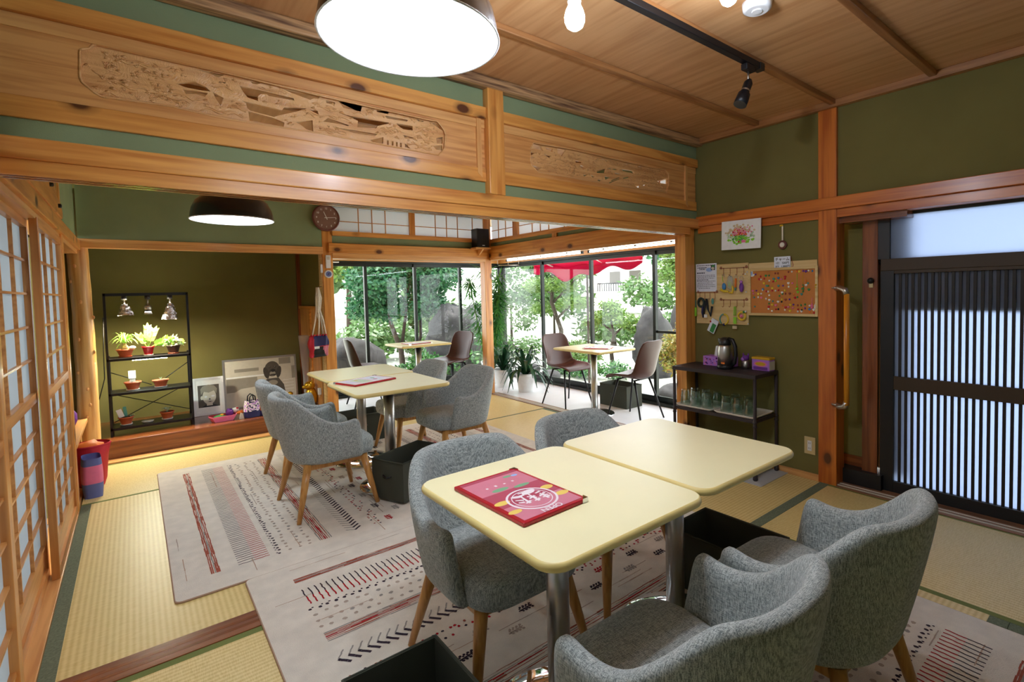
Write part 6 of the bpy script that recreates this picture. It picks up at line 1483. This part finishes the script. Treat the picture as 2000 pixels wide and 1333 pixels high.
tree('garden_tree', 'dense green tree behind the left veranda table', 4.35, 10.2, [([(0, 0, -.1), (-.05, 0, .6), (-.25, 0, 1.2), (-.35, 0, 2.0)], .07), ([(.1, 0, 0), (.45, .1, .9), (.5, .2, 2.2)], .05), ([(-.05, 0, .6), (.1, 0, 1.5), (.2, 0, 2.4)], .04)],
     [((-.55, 0, 2.1), .6), ((.15, .1, 2.5), .7), ((.75, .1, 2.2), .65), ((-.3, .1, 1.55), .4), ((.45, 0, 1.6), .45), ((.8, .2, 1.6), .35), ((-.75, .2, 1.55), .35), ((.1, .2, 3.1), .7), ((-.6, .3, 2.9), .6), ((.9, .3, 3.0), .6)], 'garden_blue', 1710, 0.099, 0.026, 31, G_TR, .8)
tree('garden_shrub', 'low leafy shrub under the left veranda window', 4.35, 9.2, None, [((-.5, 0, .3), .3), ((0, 0, .45), .35), ((.5, .1, .35), .35), ((.9, .3, .3), .3), ((-.9, .3, .25), .25)], 'garden_green', 1900, 0.079, 0.022, 32)
tree('garden_shrub', 'broad leaved plant before the dark boulder', 5.35, 8.8, None, [((0, 0, .5), .25), ((.15, 0, .85), .22)], 'garden_green', 494, 0.112, 0.040, 33)
tree('garden_tree', 'hazy pale tree far beyond the curtain', 5.3, 16.5, [([(0, 0, 0), (0, 0, 2.5)], .12)], [((0, 0, 2.6), 1.1), ((-1.2, .5, 2.2), .9), ((1.3, .4, 2.6), .9), ((.2, 0, 3.6), 1.0)], 'garden_pale', 380, 0.185, 0.053, 34, G_TR, .8, GZ+.5)
tree('garden_tree', 'pine tree with layered pads left of the right veranda table', 8.2, 9.75, [([(0, -.1, -.1), (.05, -.12, .8), (-.1, .05, 1.5), (0, .1, 2.3), (.1, .2, 3.0)], .07), ([(-.02, -.05, 1.1), (-.1, -.5, 1.35), (-.1, -.85, 1.5)], .035), ([(-.05, .05, 1.5), (0, -.5, 1.9), (.0, -.8, 2.1)], .03), ([(0, .1, 1.7), (0, .6, 1.9)], .03)],
     [((0, -.65, 1.5), .4), ((0, -.2, 1.95), .5), ((0, .6, 1.95), .5), ((0, -.7, 2.2), .38), ((.1, .2, 2.6), .55), ((0, .5, 1.35), .4), ((0, .15, 3.0), .5), ((0, -.45, 2.75), .3)], 'garden_pale', 1710, 0.086, 0.016, 35, G_TR, .42)
tree('garden_tree', 'small clipped tree with a crooked trunk beyond the right veranda table', 8.0, 7.62, [([(0, 0, -.1), (0, .06, .45), (0, -.02, .8), (0, .05, 1.15)], .055), ([(0, -.02, .8), (0, -.35, 1.05)], .03), ([(0, .05, .9), (0, .4, 1.1)], .03)],
     [((0, 0, 1.3), .32), ((0, -.42, 1.12), .3), ((0, .45, 1.15), .28), ((0, .1, 1.45), .25), ((0, -.65, .98), .2), ((0, .72, 1.05), .18)], 'garden_pale', 2090, 0.066, 0.022, 36, G_TR, .55)
tree('garden_shrub', 'yellow green bush at the right of the boulder', 7.6, 5.55, None, [((0, 0, .85), .34), ((0, .35, .6), .3), ((0, -.2, 1.15), .28), ((0, .1, .4), .3)], 'garden_yellow', 1710, 0.073, 0.022, 37)
tree('garden_tree', 'light leaved tree behind the rightmost glass door', 9.5, 7.0, [([(0, 0, 0), (0, .05, 1.4), (0, 0, 2.8)], .04)], [((0, 0, 2.2), .5), ((0, -.35, 1.8), .4), ((0, .1, 2.9), .5), ((0, -.2, 2.5), .45)], 'garden_pale', 1235, 0.092, 0.029, 38, G_TR, .9)
tree('garden_shrub', 'round clipped shrub below the right veranda window', 7.0, 7.3, None, [((0, .1, .22), .34), ((0, .5, .16), .3), ((.3, -.4, .2), .32), ((0, .95, .2), .3)], 'garden_green', 1900, 0.059, 0.020, 39)
tree('garden_shrub', 'spreading shrub between the pine and the clipped tree', 8.0, 8.7, None, [((0, 0, .25), .34), ((0, .45, .22), .32), ((0, -.4, .3), .3), ((0, .1, .5), .25)], 'garden_pale', 1900, 0.066, 0.020, 40)
tree('garden_tree', 'tall distant trees under the awning on the hillside', 19, 13.2, [([(0, 0, 0), (0, 0, 4)], .15)], [((0, 0, 4.2), 1.5), ((.5, -1.8, 3.6), 1.3), ((0, 1.6, 3.4), 1.2), ((0, -.5, 5.4), 1.4), ((.5, -3.6, 4.4), 1.4)], 'garden_blue', 209, 0.251, 0.086, 41, G_TR, .9, GZ+.6)
for i, (x, y, zc, cs, mat, n, L_, w_, lab) in enumerate((
    (4.3, 12.5, 0, [((0, 0, .6), .7), ((-.9, .2, .5), .6), ((.8, .3, .7), .6), ((1.6, .2, .5), .5)], 'garden_far', 260, .18, .055, 'pale bushes in the middle distance behind the curtain'),
    (7.4, 20.0, .8, [((0, 0, 2.2), 1.6), ((-2.4, 0, 1.8), 1.4), ((2.4, .3, 2.3), 1.5), ((-1.0, .4, 3.4), 1.4), ((1.3, .4, 3.6), 1.3)], 'garden_far', 60, .42, .14, 'hazy wood on the hill beyond the left veranda window'),
    (6.6, 14.5, .2, [((0, 0, 1.0), .9), ((1.1, .2, .8), .8), ((-1.0, .3, .9), .8), ((.3, .2, 2.0), .8)], 'garden_far', 180, .24, .07, 'pale shrubs beyond the dark tall boulder'),
    (8.6, 12.3, .1, [((0, 0, 1.5), .6), ((-.5, .3, 1.2), .5), ((.5, -.3, 1.7), .55), ((0, .2, 2.3), .6), ((.1, -.5, .9), .45)], 'garden_far', 330, .13, .04, 'slender pale tree seen just right of the veranda corner post'),
    (7.7, 11.2, 0, [((0, 0, .3), .4), ((.4, -.4, .35), .4), ((-.3, .4, .3), .38)], 'garden_far', 520, .10, .032, 'low pale bush at the foot of the slender pale tree'),
    (10.5, 12.6, .2, [((0, 0, 1.6), .8), ((0, -.9, 1.3), .7), ((.1, .8, 1.4), .8), ((.2, .2, 2.5), .8), ((.2, -.8, 2.4), .7), ((.2, 1.0, 2.6), .8)], 'garden_far', 200, .22, .065, 'light green tree behind the strap leaf plants'),
    (10.8, 10.2, .1, [((0, 0, .5), .6), ((0, .9, .5), .6), ((0, -.9, .55), .6)], 'garden_far', 260, .17, .05, 'row of pale low bushes behind the pine tree'),
    (12.2, 9.4, .25, [((0, 0, .4), .6), ((0, -1.0, .45), .6), ((0, -1.9, .4), .55)], 'garden_far', 260, .17, .05, 'row of pale low bushes behind the clipped tree'),
    (16.0, 12.6, .5, [((0, 0, 1.0), .8), ((0, -1.4, .9), .8), ((.2, 1.3, 1.2), .9)], 'garden_far', 120, .26, .08, 'hazy trees left of the white house'),
    (17.0, 9.6, .5, [((0, 0, .9), .8), ((0, -1.2, 1.3), .9), ((0, -2.3, 1.6), 1.0)], 'garden_far', 120, .26, .08, 'hazy trees below the white house'))):
    tree('distant_shrub' if 'bush' in lab or 'shrub' in lab else 'distant_tree', lab, x, y, [([(0, 0, -.1), (0, 0, cs[0][0][2])], .05)], cs, mat, n, L_, w_, 60+i, 'greenery beyond the garden', .8, GZ+zc)
def rock(x, y, r, sc_, label, seed, z0=GZ, rot=0):
    t = thing('garden_rock', label, 'rock', (x, y, z0), rot, 'boulders in the garden'); mb = MB(); off = Vector((seed*3.1, seed*1.7, 0))
    V = mb.sphere((0, 0, r*sc_[2]*.55), r, 34, 22, sc_)
    for v in mb.bm.verts:
        n_ = noise.noise(v.co*1.6+off)*.30+(abs(noise.noise(v.co*3.1+off))-.2)*.24+noise.noise(v.co*9+off)*.05
        c = Vector((0, 0, r*sc_[2]*.55)); d = v.co-c; v.co = c+d*(1+n_)
    mb.build('stone', 'rock', t)
rock(2.78, 8.75, .62, (.95, .8, 1.15), 'big grey boulder outside the left veranda window', 1)
rock(5.5, 9.6, .75, (1.1, .8, 1.35), 'dark tall boulder behind the left veranda chair', 2)
rock(8.2, 6.65, .62, (.7, .62, 1.55), 'upright boulder beyond the right veranda chair', 3)
rock(9.6, 6.95, .5, (.7, .8, 1.9), 'farther upright boulder at the right edge of the window', 4)
for i, (x, y, r) in enumerate(((6.4, 7.9, .2), (6.6, 5.0, .24), (6.7, 8.9, .2), (7.1, 8.4, .18), (3.6, 8.15, .18))):
    rock(x, y, r, (1.3, 1, .7), ['small flat stone under the clipped tree', 'small stone near the bush at the right', 'small stone before the pine tree', 'small stone beside the spreading shrub', 'small stone right of the big grey boulder'][i], 5+i)
t = thing('awning', 'red fabric awning hanging outside above the right veranda windows', 'awning', (0, 0, 0))
mb = MB()
def aw(u, v):
    y = 7.9-2.75*u; x = 5.15+.95*v; return Vector((x, y, 2.14-.30*v-.06*math.sin(u*PI)*v-.025*math.sin(u*PI*7)*v*v))
mb.grid(aw, 40, 10); 
mb.grid(lambda u, v: Vector((6.1-.01*v, 7.9-2.75*u, 1.84-.06*math.sin(u*PI)-.025*math.sin(u*PI*7)-(.12+.035*math.sin(u*PI*7+1)+.11*math.sin(PI*min(1,max(0,(u-.12)/.5))))*v)), 60, 5)
mb.build('cloth', 'awning_cloth', t, solid=.003)
for y in (7.3, 6.0): MB().tube([(5.14, y, 2.1), (6.08, y, 1.80)], .014, 8).build('arm', 'white_plastic', t)
for x, y, lab in ((6.15, 6.45, 'slim brown pole holding the awning, in the middle of the window'), (6.2, 4.02, 'slim brown pole at the right edge of the veranda window')):
    t = thing('pole', lab, 'pole', (x, y, GZ), 0, 'slim awning poles'); MB().tube([(0, 0, 0), (0, 0, 2.6)], .022, 10).build('shaft', 'trunk', t); MB().lathe([(.05, 0), (.05, .03), (.025, .04)], seg=14).build('foot', 'concrete', t)
# the neighbour's house on the slope
t = thing('house', 'white house with a balcony on the slope beyond the garden', 'house', (24, 20.3, 1.2))
MB().box((0, -4, -1), (5, 3.2, 1.7)).build('wall', 'house_wall', t)
MB().prism([(-.6, 1.7), (5.6, 1.7), (2.5, 2.9)], 1, -4.4, 3.6).build('roof', 'house_roof', t)
for y in (2.3, .6, -1.4): MB().box((-.03, y-.45, .5), (0, y+.45, 1.3)).build('window', 'print_dark', t)
MB().box((-.9, .2, -.05), (0, 3.0, .05)).build('balcony_floor', 'concrete', t)
mb = MB()
for k in range(15): mb.box((-.9, .2+.2*k-.02, .05), (-.86, .2+.2*k+.02, .55))
mb.box((-.92, .2, .5), (-.84, 3.0, .58)); mb.build('balcony_railing', 'dark_steel', t)
t = thing('garden_fence', 'low pale wall at the back of the garden', 'fence', (0, 0, 0)); MB().box((13.0, 5, -.5), (13.2, 15, .55)).build('wall_panel', 'concrete', t); MB().box((12.95, 5, .55), (13.25, 15, .62)).build('coping', 'house_roof', t)
# ------------------------------------------------------------------ light
w = bpy.data.worlds.new('sky'); S.world = w; w.use_nodes = True; nt = w.node_tree; nt.nodes.clear()
o_ = nt.nodes.new('ShaderNodeOutputWorld'); b_ = nt.nodes.new('ShaderNodeBackground'); b_.inputs[0].default_value = (.90, .97, 1.0, 1); b_.inputs[1].default_value = 2.6
nt.links.new(b_.outputs[0], o_.inputs[0])
su = bpy.data.lights.new('sun', 'SUN'); su.energy = 3; su.angle = math.radians(1.5); su.color = (1, .97, .9)
so = bpy.data.objects.new('sun', su); COL.objects.link(so); so.rotation_euler = Vector((.42, .50, 2.0)).to_track_quat('Z', 'Y').to_euler()
# ------------------------------------------------------------------ camera
cam = bpy.data.cameras.new('camera'); co = bpy.data.objects.new('camera', cam); COL.objects.link(co); S.camera = co
cam.sensor_fit = 'HORIZONTAL'; cam.sensor_width = 36; cam.lens = 36*990.88/2000; cam.clip_start = .02; cam.clip_end = 200
cam.shift_x = (1000-1074.13)/2000; cam.shift_y = (611.375-666.5)/2000
yaw, pitch, roll = [math.radians(v) for v in (39.3487, 2.4359, -1.3325)]
fwd = Vector((math.sin(yaw)*math.cos(pitch), math.cos(yaw)*math.cos(pitch), -math.sin(pitch))); rt = Vector((math.cos(yaw), -math.sin(yaw), 0)); up = rt.cross(fwd)
r2 = rt*math.cos(roll)+up*math.sin(roll); u2 = -rt*math.sin(roll)+up*math.cos(roll)
co.matrix_world = Matrix(((r2.x, u2.x, -fwd.x, 0), (r2.y, u2.y, -fwd.y, 0), (r2.z, u2.z, -fwd.z, 1.34), (0, 0, 0, 1)))
S.view_settings.view_transform = 'Standard'; S.view_settings.look = 'None'; S.view_settings.gamma = 1; S.view_settings.use_curve_mapping = False
S.view_settings.exposure = 1.2
S.cycles.max_bounces = 8; S.cycles.transparent_max_bounces = 16; S.cycles.diffuse_bounces = 5; S.cycles.sample_clamp_indirect = 8
# ------------------------------------------------------------------ pieces of parts go one level deeper
SUB = dict(pendant_lamp=('shade', 'shade_lining shade_rim'), menu=('cover', 'cover_print corner_fitting'), wall_clock=('dial', 'hour_hand minute_hand hub'), potted_plant=('pot', 'soil pot_base'),
           strap_leaf_plant=('pot', 'soil'), tall_plant=('pot', 'soil'), thermos_jug=('lid', 'spout'), tissue_box=('carton', 'flower_print'), sweets_tin=('tin_body', 'printed_label side_label'),
           spotlight=('head', 'ring lens'), grow_light=('foil_shade head', 'bulb bezel'), carved_transom=('pierced_carving', 'relief'), rug=('pile', 'bound_edge'), price_sign=('card', 'lettering'),
           notice_sheet=('sheet', 'print'), flower_picture=('board', 'print'), smoke_alarm=('cover', 'button'), wall_outlet=('plate', 'socket'), speaker=('cabinet', 'grille badge'), remote_control=('body', 'display'),
           thermometer=('case', 'dial'), light_switch=('case', 'rocker'), house=('wall', 'window'), storage_box=('side_panel', 'handle'), animal_figurine=('head', 'ear muzzle'), dog_figurine=('head', 'ear muzzle'),
           duck_figurine=('head', 'beak'), rope_bag=('cloth_body', 'drawstring_loops'), tote_bag=('body', 'handle'), charm=('bead', 'pin'), tube_light=('tube', 'clip end_cap'), bar_light=('body', 'strip'), hook_rail=('bar', 'hook scroll boss'))
def base(o): return o.name.rsplit('.', 1)[0] if o.name[-4:-3] == '.' else o.name
for o in [x for x in bpy.data.objects if x.parent is None and base(x) in SUB]:
    hosts, subs = [v.split() for v in SUB[base(o)]]; kids = list(o.children)
    host = next((k for k in kids if base(k) in hosts), None)
    if host is None: continue
    for k in kids:
        if base(k) in subs and k is not host: k.parent = host
